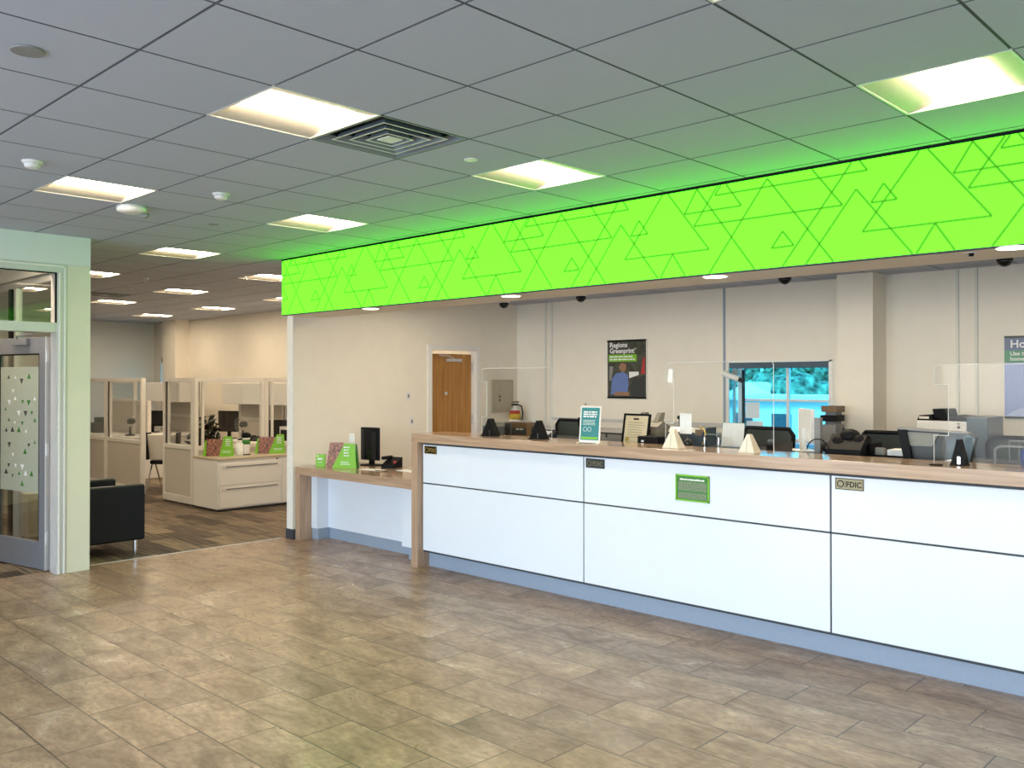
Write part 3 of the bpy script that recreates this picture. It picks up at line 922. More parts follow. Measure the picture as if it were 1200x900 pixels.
# ================================================================== SIDE WALL FITTINGS
t = thing('electrical_panel', 'grey beige electrical panel box on the wall right of the oak door', 'electrical panel', (WX, 8.52, 1.31))
B(0, 0.03, 0, 0.42, 0, 0.44, bev=0.003).build('panel_box', mat('panel_beige', (0.42, 0.39, 0.29), 0.5), t)
B(0.03, 0.036, 0.10, 0.38, 0.03, 0.41, bev=0.002).build('panel_door', mat('panel_beige2', (0.46, 0.42, 0.32), 0.5), t)
MB().box(0.036, 0.044, 0.125, 0.15, 0.20, 0.225).box(0.036, 0.044, 0.125, 0.15, 0.15, 0.175).build('latch', M_BLACK, t)
def plate(y, z, label):
    t = thing('switch_plate', label, 'switch', (WX, y, z), 0, 'wall plates left of the oak door')
    B(0, 0.006, -0.035, 0.035, -0.055, 0.055, bev=0.002).build('cover', M_WMETAL, t)
    B(0.006, 0.012, -0.012, 0.012, -0.022, 0.022).build('rocker', M_MGREY, t)
plate(7.075, 1.548, 'upper blank wall plate left of the oak door')
plate(7.13, 1.235, 'lower light switch left of the oak door')

# fire extinguisher in the corner
t = thing('fire_extinguisher', 'small fire extinguisher with yellow label hanging in the corner by the panel', 'fire extinguisher', (WX + 0.13, 8.86, 0.95))
MB().lathe([(0.03, 0), (0.07, 0.01), (0.075, 0.05), (0.075, 0.34), (0.06, 0.39), (0.025, 0.42), (0.02, 0.45)]).build('cylinder', M_WMETAL, t)
MB().lathe([(0.0765, 0.26), (0.0765, 0.34)]).build('yellow_label', mat('yellow_print', (0.62, 0.42, 0.04), 0.5), t, label='yellow band label')
MB().lathe([(0.077, 0.34), (0.062, 0.385)]).build('red_shoulder', M_RED, t)
MB().box(-0.02, 0.02, -0.05, 0.05, 0.45, 0.475, bev=0.004).box(-0.012, 0.012, -0.03, 0.07, 0.49, 0.505, bev=0.003).build('valve_handle', M_BLACK, t)
MB().tube([(0.02, 0.03, 0.46), (0.06, 0.07, 0.44), (0.08, 0.07, 0.35), (0.075, 0.06, 0.2)], 0.009).build('hose', M_BLACK, t)

# ================================================================== BACK WALL POSTERS
t = thing('wall_poster', 'wall poster of a man in a blue shirt under a green band', 'poster', (-6.745, BY, 1.515))
PW, PH = 0.58, 0.725
B(0, PW, -0.02, -0.001, 0, PH).build('backing', M_PDARK, t)
fr_ = MB()
fr_.box(0, PW, -0.026, -0.019, PH - 0.022, PH); fr_.box(0, PW, -0.026, -0.019, 0, 0.022)
fr_.build('poster_rail', M_BLACK, t)
e_ = MB(); e_.box(-0.006, 0.002, -0.022, 0, -0.004, PH + 0.004); e_.box(PW - 0.002, PW + 0.004, -0.022, 0, -0.004, PH + 0.004)
e_.build('poster_edge', M_WMETAL, t)
MB().box(0.02, 0.44, -0.0212, -0.02, 0.455, 0.545).build('green_band', M_GREEN, t)
lettering('Regions', 0.085, M_WRITE, t, (0.035, -0.0215, 0.635), FRONT, bold=0.0022)
lettering('Greenprint', 0.085, M_WRITE, t, (0.035, -0.0215, 0.562), FRONT, bold=0.0022, width=0.37)
lettering('®', 0.035, M_WRITE, t, (0.41, -0.0215, 0.60), FRONT)
text_lines(2, 0.38, 0.018, 0.034, 5, 0.1).build('small_lettering', M_WRITE, t, (0.035, -0.0214, 0.508))
ph = MB()
ph.prism([(0.05, 0.05), (0.30, 0.05), (0.32, 0.17), (0.31, 0.29), (0.24, 0.33), (0.13, 0.31), (0.07, 0.24)], 'y', -0.0216, -0.0206)
ph.build('printed_shirt', M_SHIRT, t)
ph = MB(); ph.lathe([(0.055, 0), (0.055, 0.001)], seg=20)
hd = ph.build('printed_head', M_SKIN, t, (0.235, -0.0212, 0.385), FRONT)
MB().prism([(0.10, 0.035), (0.33, 0.035), (0.33, 0.08), (0.12, 0.085)], 'y', -0.0222, -0.0217).build('printed_arms', M_SKIN, t)
MB().prism([(0.33, 0.25), (0.47, 0.29), (0.47, 0.33), (0.33, 0.33)], 'y', -0.0216, -0.0206).build('printed_paper', M_SHEET, t)
MB().prism([(0.50, 0.30), (0.56, 0.30), (0.56, 0.52), (0.53, 0.48)], 'y', -0.0216, -0.0206).build('printed_companion', M_RED, t)
MB().prism([(0.36, 0.03), (0.56, 0.03), (0.56, 0.28), (0.42, 0.25), (0.35, 0.18)], 'y', -0.0218, -0.0208).build('printed_jacket', M_DGREY, t)
MB().prism([(0.03, 0.22), (0.06, 0.22), (0.09, 0.40), (0.03, 0.40)], 'y', -0.0214, -0.0204).build('printed_light', M_MGREY, t)

t = thing('wall_poster', 'blue poster with the heading Ho cut off by the right edge of the photo', 'poster', (-2.318, BY, 1.395))
B(0, PW, -0.02, -0.001, 0, 0.74).build('backing', M_PBLUE, t)
MB().box(0, PW, -0.0212, -0.02, 0.61, 0.74).build('slate_band', M_PSLATE, t)
MB().box(0, PW, -0.0212, -0.02, 0.50, 0.61).build('green_band', M_PGREEN, t)
MB().box(0.0, PW, -0.026, -0.019, 0.722, 0.74).box(0, PW, -0.026, -0.019, 0, 0.018).build('poster_rail', M_DGREY, t)
lettering('Home', 0.098, M_WRITE, t, (0.045, -0.0216, 0.635), FRONT, bold=0.002)
lettering('Use the', 0.05, M_WRITE, t, (0.045, -0.0216, 0.565), FRONT, bold=0.001)
lettering('home', 0.05, M_WRITE, t, (0.045, -0.0216, 0.518), FRONT, bold=0.001)
MB().prism([(0.0, 0.02), (0.25, 0.02), (0.25, 0.12), (0.10, 0.08)], 'y', -0.0213, -0.0203).build('printed_highlight', mat('pale_blue_print', (0.45, 0.52, 0.72), 0.4), t)

# ================================================================== ITEMS ON THE COUNTERS
TOP = 1.2405
WS = 1.2055
def bracket(x, y, label, m, h=0.145, w_=0.17, slot=True):
    t = thing('shield_bracket', label, 'bracket', (x, y, TOP), 0, 'triangular shield brackets')
    hw = w_ / 2
    if slot:
        g = 0.011
        m1 = MB().prism([(-hw, 0), (-g, 0), (-g, 0.05), (0, 0.06), (0, h), (-0.008, h)], 'y', -0.03, 0.03)
        m1.prism([(g, 0), (hw, 0), (0.008, h), (0, h), (0, 0.06), (g, 0.05)], 'y', -0.03, 0.03)
        m1.build('body', m, t)
        MB().box(-0.008, 0.008, -0.02, 0.03, 0, 0.05).build('clip', M_CHROME, t)
        B(-hw, hw, -0.04, 0.04, 0, 0.006).build('foot', m, t)
    else:
        mm = MB()
        # tapered wedge: four sided pyramid-like block
        a = [(-hw, -0.05, 0), (hw, -0.05, 0), (hw, 0.05, 0), (-hw, 0.05, 0)]
        b = [(-0.010, -0.02, h), (0.010, -0.02, h), (0.010, 0.02, h), (-0.010, 0.02, h)]
        va = [mm.bm.verts.new(p) for p in a]; vb = [mm.bm.verts.new(p) for p in b]
        mm.bm.faces.new(va[::-1]); mm.bm.faces.new(vb)
        for k in range(4): mm.bm.faces.new((va[k], va[(k + 1) % 4], vb[(k + 1) % 4], vb[k]))
        mm.build('body', m, t)
        B(-0.002, 0.002, -0.0505, -0.047, 0, h * 0.7).build('slot', M_FRAME, t)
    return t
bracket(-5.51, 5.66, 'black triangular bracket holding the left edge of the first clear shield', M_BLACK, 0.155, 0.18)
bracket(-4.94, 5.66, 'black triangular bracket right of the brown receipt printer', M_BLACK, 0.155, 0.17)
bracket(-3.585, 5.60, 'pale wedge bracket in front of the blue-black scanner', M_TAN, 0.135, 0.135, False)
bracket(-2.985, 5.60, 'pale wedge bracket in front of the mesh chair by the window', M_TAN, 0.125, 0.12, False)
bracket(-1.675, 5.62, 'slim black triangular bracket in front of the big monitor', M_BLACK, 0.15, 0.085)

def shield(x0, x1, y, z1, label, notch=0.07):
    t = thing('acrylic_shield', label, 'shield', (x0, y, TOP), 0, 'clear acrylic teller shields')
    w_, h = x1 - x0, z1 - TOP
    z2, z3 = h - 0.12, h * 0.28
    pts = [(0, 0.0), (0.0, z3), (notch, z3), (notch, z2), (0, z2), (0, h - 0.02), (0.02, h), (w_ - 0.02, h), (w_, h - 0.02), (w_, 0), (w_ - 0.2, 0.0), (w_ - 0.2, 0.004), (0.2, 0.004), (0.2, 0)]
    MB().prism(pts, 'y', -0.003, 0.003).build('sheet', M_ACRYL, t)
    e = MB()
    r = 0.0022
    q = [(0.0, 0.0), (0.0, z3), (notch, z3), (notch, z2), (0, z2), (0, h - 0.02), (0.02, h), (w_ - 0.02, h), (w_, h - 0.02), (w_, 0)]
    e.tube([(p[0], 0, p[1]) for p in q], r, 6)
    e.build('polished_edge', M_EDGE, t)
shield(-5.62, -4.80, 5.66, 1.84, 'clear acrylic shield held by the two black brackets on the left', 0.06)
shield(-3.72, -2.86, 5.70, 1.866, 'clear acrylic shield held by the pale brackets before the drive-up window', 0.07)
shield(-1.84, -0.95, 5.70, 1.826, 'clear acrylic shield in front of the printer at the right', 0.08)
# papers taped to shields / glass
for (x, y, z, w_, h, rz, lb, nm) in (
    (-3.70, 5.6955, 1.72, 0.04, 0.10, 0.2, 'small white paper strip taped to the upper left corner of the middle shield', 'a'),
    (-3.60, 5.7045, 1.34, 0.10, 0.15, 0.0, 'white paper taped low on the left of the middle shield', 'b'),):
    tag(B(0, w_, -0.0006, 0.0006, 0, h).build('taped_paper', M_SHEET, None, (x, y, z), (0, rz * 0.5, 0)), lb, 'paper', 'papers taped to the shields')

# teal sign in clear stand
t = thing('counter_sign', 'teal printed sign in a white stand on the teller counter', 'sign', (-4.40, 5.52, TOP), math.radians(8))
TILT = (math.radians(-6), 0, 0)
B(0, 0.185, -0.004, 0.004, 0.0, 0.285).build('white_frame', M_WMETAL, t, (0, 0, 0.005), TILT)
sg = B(0.012, 0.173, -0.0055, -0.004, 0.02, 0.275).build('printed_sheet', M_TEAL, t, (0, 0, 0.005), TILT)
text_lines(3, 0.125, 0.011, 0.018, 8, 0.1).build('heading', M_WRITE, sg, (0.03, -0.0055, 0.235))
text_lines(5, 0.12, 0.003, 0.009, 9, 0.2).build('small_print', M_WRITE, sg, (0.03, -0.0055, 0.175))
ic = MB()
for cx in (0.05, 0.09):
    for k in range(16):
        a0, a1 = 2 * PI * k / 16, 2 * PI * (k + 1) / 16
        ic.cyl((cx + .016 * math.cos(a0), -0.0058, 0.105 + .016 * math.sin(a0)), (cx + .016 * math.cos(a1), -0.0058, 0.105 + .016 * math.sin(a1)), 0.0015, 5)
ic.build('round_icons', M_WRITE, sg)
B(0.02, 0.165, -0.0062, -0.0056, 0.028, 0.045).build('green_footer', M_GREEN, sg)
MB().box(-0.008, 0.014, -0.03, 0.05, 0, 0.006).box(0.171, 0.193, -0.03, 0.05, 0, 0.006).build('feet', M_TAN, t)
MB().ball((0.04, 0.03, 0.305), 0.009, 10).build('tip', M_OLIVE, t)

# framed certificate
t = thing('framed_certificate', 'cream certificate with gold seal in a black frame leaning behind the teal sign', 'certificate', (-4.36, 6.03, WS + 0.003), math.radians(-4))
TL = (math.radians(-10), 0, 0)
fr_ = MB(); w_, h = 0.27, 0.255
for a in ((0, w_, h - 0.016, h), (0, w_, 0, 0.016), (0, 0.016, 0, h), (w_ - 0.016, w_, 0, h)): fr_.box(a[0], a[1], -0.012, 0.006, a[2], a[3])
fr_.build('frame', M_BLACK, t, rot=TL)
pg = B(0.014, w_ - 0.014, -0.004, 0.002, 0.014, h - 0.014).build('certificate_paper', M_CREAM, t, rot=TL)
text_lines(7, 0.17, 0.004, 0.02, 12, 0.25).build('small_print', M_BRONZE, pg, (0.05, -0.0042, 0.18))
B(0.10, 0.155, -0.0048, -0.004, 0.205, 0.218).build('heading', M_BLACK, pg)
MB().lathe([(0.019, 0), (0.019, 0.001)]).build('gold_seal', M_GOLD, pg, (0.055, -0.0042, 0.045), FRONT)

# brown receipt printer
t = thing('receipt_printer', 'brown desktop printer between the two black brackets', 'printer', (-5.80, 6.30, WS), math.radians(4))
MB().prism([(0, 0), (0.22, 0), (0.22, 0.085), (0.17, 0.125), (0.0, 0.125)], 'x', -0.135, 0.135).build('body', M_BROWN, t, rot=(0, 0, 0))
B(-0.135, 0.135, -0.004, 0.0, 0.01, 0.075).build('front_panel', M_DGREY, t)
text_lines(1, 0.09, 0.014, 0.02, 3, 0.0).build('lettering', M_WRITE, t, (0.01, -0.005, 0.055))
MB().box(-0.11, 0.06, 0.05, 0.17, 0.125, 0.135, bev=0.003).build('lid', M_MGREY, t)
MB().cyl((0.135, 0.1, 0.06), (0.16, 0.1, 0.06), 0.03).build('side_knob', M_BLACK, t)

# certificate/photo stand behind first bracket
t = thing('desk_organizer', 'dark desktop file holder behind the first black bracket', 'organizer', (-5.80, 5.98, WS), 0.1)
MB().box(-0.12, 0.14, 0.0, 0.012, 0, 0.10, bev=0.002).box(-0.12, 0.14, 0.1, 0.112, 0, 0.13, bev=0.002).box(-0.12, 0.14, 0, 0.112, 0, 0.01).build('tray', M_DGREY, t)
B(-0.10, 0.10, 0.04, 0.06, 0.01, 0.125).build('folders', M_OLIVE, t)
# calculator / white gadget near second bracket
t = thing('card_terminal', 'small black terminal with white keys left of the second black bracket', 'card terminal', (-5.22, 6.00, WS), 0.2)
MB().prism([(0, 0), (0.16, 0), (0.16, 0.07), (0.0, 0.02)], 'x', -0.08, 0.08).build('body', M_BLACK, t)
k_ = MB()
for a in range(3):
    for b in range(3): k_.box(-0.05 + a * 0.035, -0.028 + a * 0.035, 0.04 + b * 0.035, 0.06 + b * 0.035, 0.03 + b * .011, 0.05 + b * 0.012)
k_.build('keys', M_SHEET, t)
t = thing('desk_webcam', 'small webcam on a stem right of the second black bracket', 'webcam', (-4.96, 6.25, WS))
MB().lathe([(0.04, 0), (0.04, 0.01)]).cyl((0, 0, 0.01), (0, 0, 0.15), 0.005).build('stand', M_MGREY, t)
MB().box(-0.025, 0.025, -0.02, 0.02, 0.12, 0.20, bev=0.008).build('camera_head', M_BLACK, t)

# currency counter
t = thing('currency_counter', 'olive grey banknote counter with tall feeder guides right of the certificate', 'banknote counter', (-4.22, 6.12, WS), math.radians(6))
MB().prism([(0, 0), (0.24, 0), (0.24, 0.15), (0.12, 0.19), (0.02, 0.15), (0.0, 0.10)], 'x', -0.13, 0.13).build('body', M_OLIVE, t)
B(-0.105, 0.075, -0.004, 0.012, 0.075, 0.125).build('display_panel', M_GLOSSB, t)
MB().prism([(0.08, 0.17), (0.2, 0.17), (0.23, 0.26), (0.17, 0.26)], 'x', -0.10, -0.06).prism([(0.08, 0.17), (0.2, 0.17), (0.23, 0.26), (0.17, 0.26)], 'x', 0.05, 0.09).build('feeder_guides', M_OLIVE, t)
B(-0.06, 0.06, 0.02, 0.07, 0.0, 0.05).build('stacker', M_BLACK, t)
t = thing('coin_tray', 'black box with white lettering in front of the banknote counter', 'box', (-4.02, 5.90, WS), math.radians(-4))
MB().box(-0.10, 0.10, 0, 0.12, 0, 0.085, bev=0.006).build('body', M_BLACK, t)
text_lines(1, 0.055, 0.012, 0.02, 33, 0.0).build('lettering', M_WRITE, t, (0.02, -0.0015, 0.015))
B(-0.06, -0.035, -0.002, 0.0, 0.04, 0.055).build('sticker', M_SHEET, t)
# scanner
t = thing('check_scanner', 'wide blue-black cheque scanner behind the pale wedge bracket', 'scanner', (-3.885, 6.24, WS), 0)
MB().prism([(0, 0), (0.2, 0), (0.2, 0.15), (0.05, 0.15), (0, 0.11)], 'x', -0.165, 0.16).build('body', mat('blue_black_plastic', (0.03, 0.045, 0.06), 0.25), t)
B(-0.15, 0.02, -0.004, 0.0, 0.03, 0.10).build('panel', M_DGREY, t)
B(0.09, 0.15, -0.005, 0.03, 0.09, 0.135).build('amber_window', M_BROWN, t)
MB().tube([(0.165, -0.02, 0.02), (0.19, -0.02, 0.06), (0.19, -0.02, 0.12), (0.165, -0.02, 0.15), (0.13, -0.01, 0.155)], 0.006).build('wire_guard', M_GOLD, t)
tag(MB().ball((0, 0, 0.038), 0.038, 16).build('black_ball', M_GLOSSB, None, (-3.74, 6.05, WS + 0.022)).__class__ and bpy.data.objects['black_ball'], 'round black speaker ball right of the blue-black scanner', 'speaker')
t = bpy.data.objects['black_ball']; t.name = 'ball_speaker'; t.location.z = WS
tag(MB().cyl((0, 0, 0), (0, 0, 0.20), 0.004).ball((0, 0, 0.215), 0.018, 12).lathe([(0.03, 0), (0.03, 0.006)]).build('gooseneck_microphone', M_BLACK, None, (-4.12, 6.52, WS)), 'thin black stemmed microphone above the cheque scanner', 'microphone')

# brochure holder
t = thing('brochure_holder', 'clear brochure holder with green topped leaflets left of the mesh chair', 'brochure holder', (-3.60, 6.24, WS), math.radians(2))
MB().prism([(0, 0), (0.09, 0), (0.09, 0.19), (0.08, 0.19), (0.06, 0.01), (0.0, 0.01)], 'x', 0, 0.2).build('holder', M_ACRYL, t)
MB().prism([(0.045, 0.012), (0.052, 0.012), (0.082, 0.195), (0.075, 0.195)], 'x', 0.01, 0.19).build('leaflets', M_SHEET, t)
MB().prism([(0.0738, 0.18), (0.076, 0.195), (0.083, 0.197), (0.081, 0.18)], 'x', 0.005, 0.195).build('green_heading', M_DGREEN, t)
MB().box(0.03, 0.10, 0.03, 0.034, 0.02, 0.09).build('folded_card', M_FRAME, t)
t = tag(MB().tube([(0, 0, 0), (0.0, 0, 0.09), (0.02, 0, 0.115), (0.10, 0, 0.115), (0.12, 0, 0.09), (0.12, 0, 0)], 0.006).build('wire_loop_stand', M_CHROME, None, (-3.60, 6.05, WS)), 'bent metal loop stand before the brochure holder', 'stand')

# monitor seen from the side, post, phone, boxes in front of window
def monitor(name, label, loc, rz, w_, h, lift, m_back=M_BLACK, tilt=0.0, m_screen=M_GLOSSB):
    t = thing(name, label, 'monitor', loc, rz)
    B(-w_ / 2, w_ / 2, -0.012, 0.018, lift, lift + h, bev=0.004).build('bezel', m_back, t, rot=(tilt, 0, 0))
    B(-w_ / 2 + 0.012, w_ / 2 - 0.012, -0.0135, -0.012, lift + 0.012, lift + h - 0.012).build('screen', m_screen, t, rot=(tilt, 0, 0))
    MB().box(-0.03, 0.03, 0.01, 0.045, 0.01, lift + h * 0.4, bev=0.004).build('stand_neck', m_back, t)
    MB().box(-0.11, 0.11, -0.05, 0.12, 0, 0.012, bev=0.004).build('stand_foot', m_back, t)
    return t
monitor('computer_monitor', 'white-backed monitor seen from behind before the drive-up window', (-2.96, 6.42, WS), math.radians(132), 0.30, 0.24, 0.075, M_WMETAL)
t = thing('pneumatic_tube_post', 'slim grey post standing right of the white-backed monitor', 'post', (-2.79, 6.24, WS))
MB().box(-0.022, 0.022, -0.022, 0.022, 0.008, 0.26, bev=0.003).build('post', M_MGREY, t); MB().box(-0.06, 0.06, -0.05, 0.05, 0, 0.008).build('foot', M_DGREY, t)
t = thing('radio_unit', 'black and brown boxes on a grey stand at the right edge of the drive-up window', 'electronics', (-3.66, 8.40, 1.086))
B(-0.075, 0.075, 0.0, 0.20, 0, 0.225, bev=0.004).build('grey_base', M_MGREY, t)
B(-0.08, 0.075, 0.0, 0.20, 0.255, 0.315, bev=0.004).build('black_box', M_BLACK, t)
B(-0.07, 0.08, 0.0, 0.20, 0.345, 0.405, bev=0.004).build('brown_box', M_BROWN, t)
for z0, z1 in ((0.225, 0.255), (0.315, 0.345)): B(-0.05, 0.05, 0.05, 0.19, z0, z1).build('spacer', M_MGREY, t)
# telephones
def phone(loc, rz, label):
    t = thing('desk_telephone', label, 'telephone', loc, rz, 'desk telephones')
    MB().prism([(0, 0), (0.2, 0), (0.2, 0.075), (0.0, 0.02)], 'x', -0.09, 0.09).build('base', M_BLACK, t)
    MB().box(-0.085, -0.04, 0.0, 0.2, 0.06, 0.09, bev=0.01).build('handset', M_DGREY, t)
    MB().tube([(-0.06, 0.0, 0.05), (-0.10, -0.03, 0.02), (-0.14, 0.02, 0.05), (-0.16, 0.1, 0.09), (-0.2, 0.16, 0.06)], 0.004).build('cord', M_BLACK, t)
    return t
phone((-3.0, 6.06, WS), math.radians(25), 'black desk telephone right of the mesh chair by the drive-up window')
t = thing('phone_headset_cluster', 'large black rounded telephone unit with looping cord left of the column', 'telephone', (-2.56, 6.13, WS), math.radians(4))
MB().prism([(0, 0), (0.22, 0), (0.22, 0.13), (0.14, 0.15), (0.0, 0.05)], 'x', -0.13, 0.11).build('base', M_BLACK, t)
MB().ball((-0.01, 0.15, 0.135), 0.065, 16, (1.1, 1, 0.8)).ball((0.06, 0.12, 0.10), 0.05, 12).ball((-0.07, 0.10, 0.09), 0.05, 12).build('handset_hump', M_BLACK, t)
MB().ball((-0.13, 0.10, 0.05), 0.05, 14, (1.2, 1.4, 0.8)).build('earpiece', M_BLACK, t)
pts = [(-0.16 - 0.075 * math.cos(a) - 0.02, 0.0, 0.04 + 0.075 * math.sin(a)) for a in [PI * k / 10 for k in range(11)]]
MB().tube(pts, 0.004).build('cord', M_BLACK, t)
MB().cyl((-0.09, 0.2, 0.10), (-0.07, 0.2, 0.19), 0.005).build('antenna', M_BLACK, t)

# papers stuck on the drive-up window pane
for (x, z, w_, h, lb) in ((-5.0, 1.31, 0.17, 0.18, 'upper white sheet taped on the drive-up window'), (-4.99, 1.10, 0.2, 0.18, 'lower white sheet taped on the drive-up window')):
    tag(B(0, w_, -0.002, 0.002, 0, h).build('taped_sheet', M_SHEET, None, (x, BY + 0.24, z)), lb, 'paper', 'sheets taped on the drive-up window')
t = thing('wall_camera', 'white camera on an arm at the upper left of the drive-up window', 'security camera', (-5.02, BY + 0.05, 1.80))
MB().box(-0.03, 0.03, -0.02, 0.02, 0, 0.06).cyl((0, 0, 0), (0, -0.07, -0.02), 0.01).build('bracket', M_MGREY, t)
MB().cyl((-0.09, -0.12, 0.02), (0.07, -0.06, -0.05), 0.032, 14).build('camera_body', M_WMETAL, t)
MB().cyl((0.07, -0.06, -0.05), (0.13, -0.04, -0.075), 0.026, 14).build('lens_hood', M_BLACK, t)

# ---- chairs behind the counter
def mesh_chair(loc, rz, label, w_=0.46, top=1.345, wire=False):
    t = thing('office_chair', label, 'chair', loc, rz, 'black office chairs behind the counter')
    b = MB()
    hw = w_ / 2
    zs0, zs1 = top - 0.42, top
    pts = [(-hw + 0.03, zs0), (-hw, zs1 - 0.05), (-hw + 0.04, zs1), (hw - 0.04, zs1), (hw, zs1 - 0.05), (hw - 0.03, zs0)]
    n = len(pts)
    b.tube([(p[0], 0.22, p[1]) for p in pts] + [(pts[0][0], 0.22, pts[0][1])], 0.016, 8)
    b.build('back_frame', M_BLACK, t)
    B(-hw + 0.02, hw - 0.02, 0.215, 0.225, zs0, zs1 - 0.01).build('backrest', M_MESH, t)
    zt = top - 0.5
    MB().box(-0.24, 0.24, -0.25, 0.2, zt - 0.07, zt, bev=0.03).build('seat', M_BLACK, t)
    MB().tube([(0, 0.15, zt - 0.05), (0, 0.25, zt - 0.02), (0, 0.235, zs0 + 0.1)], 0.018).build('back_support', M_BLACK, t)
    MB().cyl((0, 0, 0.1), (0, 0, zt - 0.07), 0.028).build('column', M_CHROME, t)
    for k in range(5):
        a = 2 * PI * k / 5
        leg = MB().tube([(0, 0, 0.13), (0.29 * math.cos(a), 0.29 * math.sin(a), 0.075)], 0.018).build('base_leg', M_BLACK, t)
        MB().cyl((0.29 * math.cos(a) - 0.012, 0.29 * math.sin(a), 0.028), (0.29 * math.cos(a) + 0.012, 0.29 * math.sin(a), 0.028), 0.027).build('castor', M_BLACK, leg)
    for sx in (-1, 1):
        MB().tube([(sx * 0.22, 0.05, zt - 0.04), (sx * 0.27, 0.05, zt + 0.02), (sx * 0.27, 0.05, zt + 0.17)], 0.012).box(sx * 0.27 - 0.03, sx * 0.27 + 0.03, -0.1, 0.15, zt + 0.17, zt + 0.195, bev=0.008).build('armrest', M_BLACK, t)
    return t
c0 = mesh_chair((-5.50, 7.05, 0), PI, 'black mesh-backed office chair left of the teal sign')
for loc, rz, lb in (((-3.42, 6.98, 0), PI - 0.1, 'black mesh-backed office chair below the drive-up window'),
                    ((-2.52, 7.05, 0), PI + 0.15, 'black office chair in front of the column'),
                    ((-1.62, 7.0, 0), PI, 'black office chair at the right edge beside the blue bag')):
    c = copy_tree(c0); c.location = loc; c.rotation_euler = (0, 0, rz); c['label'] = lb
# papers hanging over the third chair
t = thing('paper_stack_tray', 'black tray with white papers in front of the column chair', 'paper tray', (-2.27, 6.30, WS), 0.05)
MB().box(-0.18, 0.17, 0, 0.22, 0, 0.012).box(-0.18, -0.17, 0, 0.22, 0.012, 0.09).box(0.16, 0.17, 0, 0.22, 0.012, 0.09).build('tray', M_BLACK, t)
MB().box(-0.07, 0.06, 0.02, 0.2, 0.012, 0.05).build('papers', M_SHEET, t)
MB().box(-0.15, -0.09, 0.02, 0.06, 0.012, 0.06).build('note_box', M_OLIVE, t)

# big monitor angled, seen from the side/back
t = thing('computer_monitor', 'large tilted black monitor with wide base behind the right shield', 'monitor', (-1.98, 6.12, WS), math.radians(8))
m = MB()
m.prism([(-0.20, 0.20), (0.20, 0.185), (0.235, 0.16), (0.20, 0.0), (-0.17, 0.0)], 'y', 0.03, 0.16)
m.build('housing', M_DGREY, t)
MB().prism([(-0.21, 0.205), (-0.16, 0.205), (-0.12, 0.0), (-0.17, 0.0)], 'y', -0.02, 0.16).build('side_panel', M_BLACK, t)
MB().prism([(-0.185, 0.19), (0.03, 0.185), (-0.01, 0.10), (-0.14, 0.10)], 'y', 0.012, 0.03).build('screen_panel', M_OLIVE, t)
MB().prism([(0.08, 0.14), (0.20, 0.185), (0.235, 0.16), (0.20, 0.0), (0.08, 0.0)], 'y', 0.018, 0.03).build('teal_side', mat('dark_teal_plastic', (0.03, 0.07, 0.09), 0.35), t)
MB().prism([(-0.215, 0.205), (0.20, 0.188), (0.20, 0.195), (-0.215, 0.214)], 'y', -0.005, 0.16).build('top_edge', M_MGREY, t)
tag(MB().tube([(0, 0, 0.012), (0.04, 0, 0.03), (0.09, 0, 0.035), (0.12, 0.01, 0.03)], 0.011).box(-0.01, 0.05, -0.015, 0.015, 0, 0.012).build('stapler', M_SHEET, None, (-1.86, 5.92, WS)), 'white stapler in front of the large monitor', 'stapler')
tag(MB().box(-0.06, 0.0, -0.02, 0.02, 0, 0.008, bev=0.002).build('pen_base', M_BLACK, None, (-1.735, 5.50, TOP)), 'small black pen base left of the slim bracket', 'pen holder')
t = thing('blue_bag', 'dark blue bag cut off by the right edge of the photo', 'bag', (-1.42, 6.15, WS))
MB().box(-0.08, 0.3, 0, 0.2, 0, 0.11, bev=0.02).build('body', M_BLUE, t)
MB().tube([(-0.2, -0.05, 0), (-0.2, -0.05, 0.10), (-0.17, -0.05, 0.125), (0.3, -0.05, 0.125)], 0.007).build('strap', M_MGREY, t)
# stretchy wire basket behind
t = thing('wire_rack', 'wire desk rack behind the blue bag at the right edge', 'rack', (-1.63, 6.45, WS))
m = MB()
for k in range(9): m.cyl((k * 0.055, 0, 0), (k * 0.055, 0, 0.14), 0.004, 6)
m.cyl((0, 0, 0.14), (0.44, 0, 0.14), 0.005, 6).cyl((0, 0, 0.10), (0.44, 0, 0.10), 0.005, 6).cyl((0, 0, 0.005), (0.44, 0, 0.005), 0.005, 6)
m.build('grid', M_MGREY, t); m = MB(); m.box(0, 0.44, 0, 0.14, 0, 0.008); m.build('shelf', M_DGREY, t)

# back credenza and printer
t = thing('back_credenza', 'long dark grey cabinet along the back wall left of the drive-up window', 'cabinet', (0, 0, 0))
B(-7.62, -5.18, 8.55, BY - 0.03, 0, 1.12).build('body', M_DGREY, t); B(-7.64, -5.16, 8.53, BY - 0.03, 1.12, 1.145, bev=0.002).build('top', M_ALU, t)
for k in range(4): B(-7.60 + k * 0.61, -7.02 + k * 0.61, 8.535, 8.55, 0.1, 1.10, bev=0.002).build('door', M_MGREY, t)
t = thing('back_credenza', 'low cabinet under the drive-up window and the printer', 'cabinet', (0, 0, 0))
for a, b, y0 in ((-5.14, -1.0, 8.2),):
    B(a, b, y0 + 0.02, 8.70, 0, 1.06).build('body', M_WMETAL, t); B(a, b, y0, 8.71, 1.06, 1.085, bev=0.002).build('top', M_DGREY, t)
t = thing('office_printer', 'white and black multifunction printer against the back wall at the right', 'printer', (-2.80, 8.24, 1.086), 0)
B(0, 0.56, 0, 0.45, 0, 0.20, bev=0.008).build('lower_body', M_DGREY, t)
B(0, 0.40, -0.01, 0.44, 0.20, 0.30, bev=0.006).build('front_panel', M_WMETAL, t)
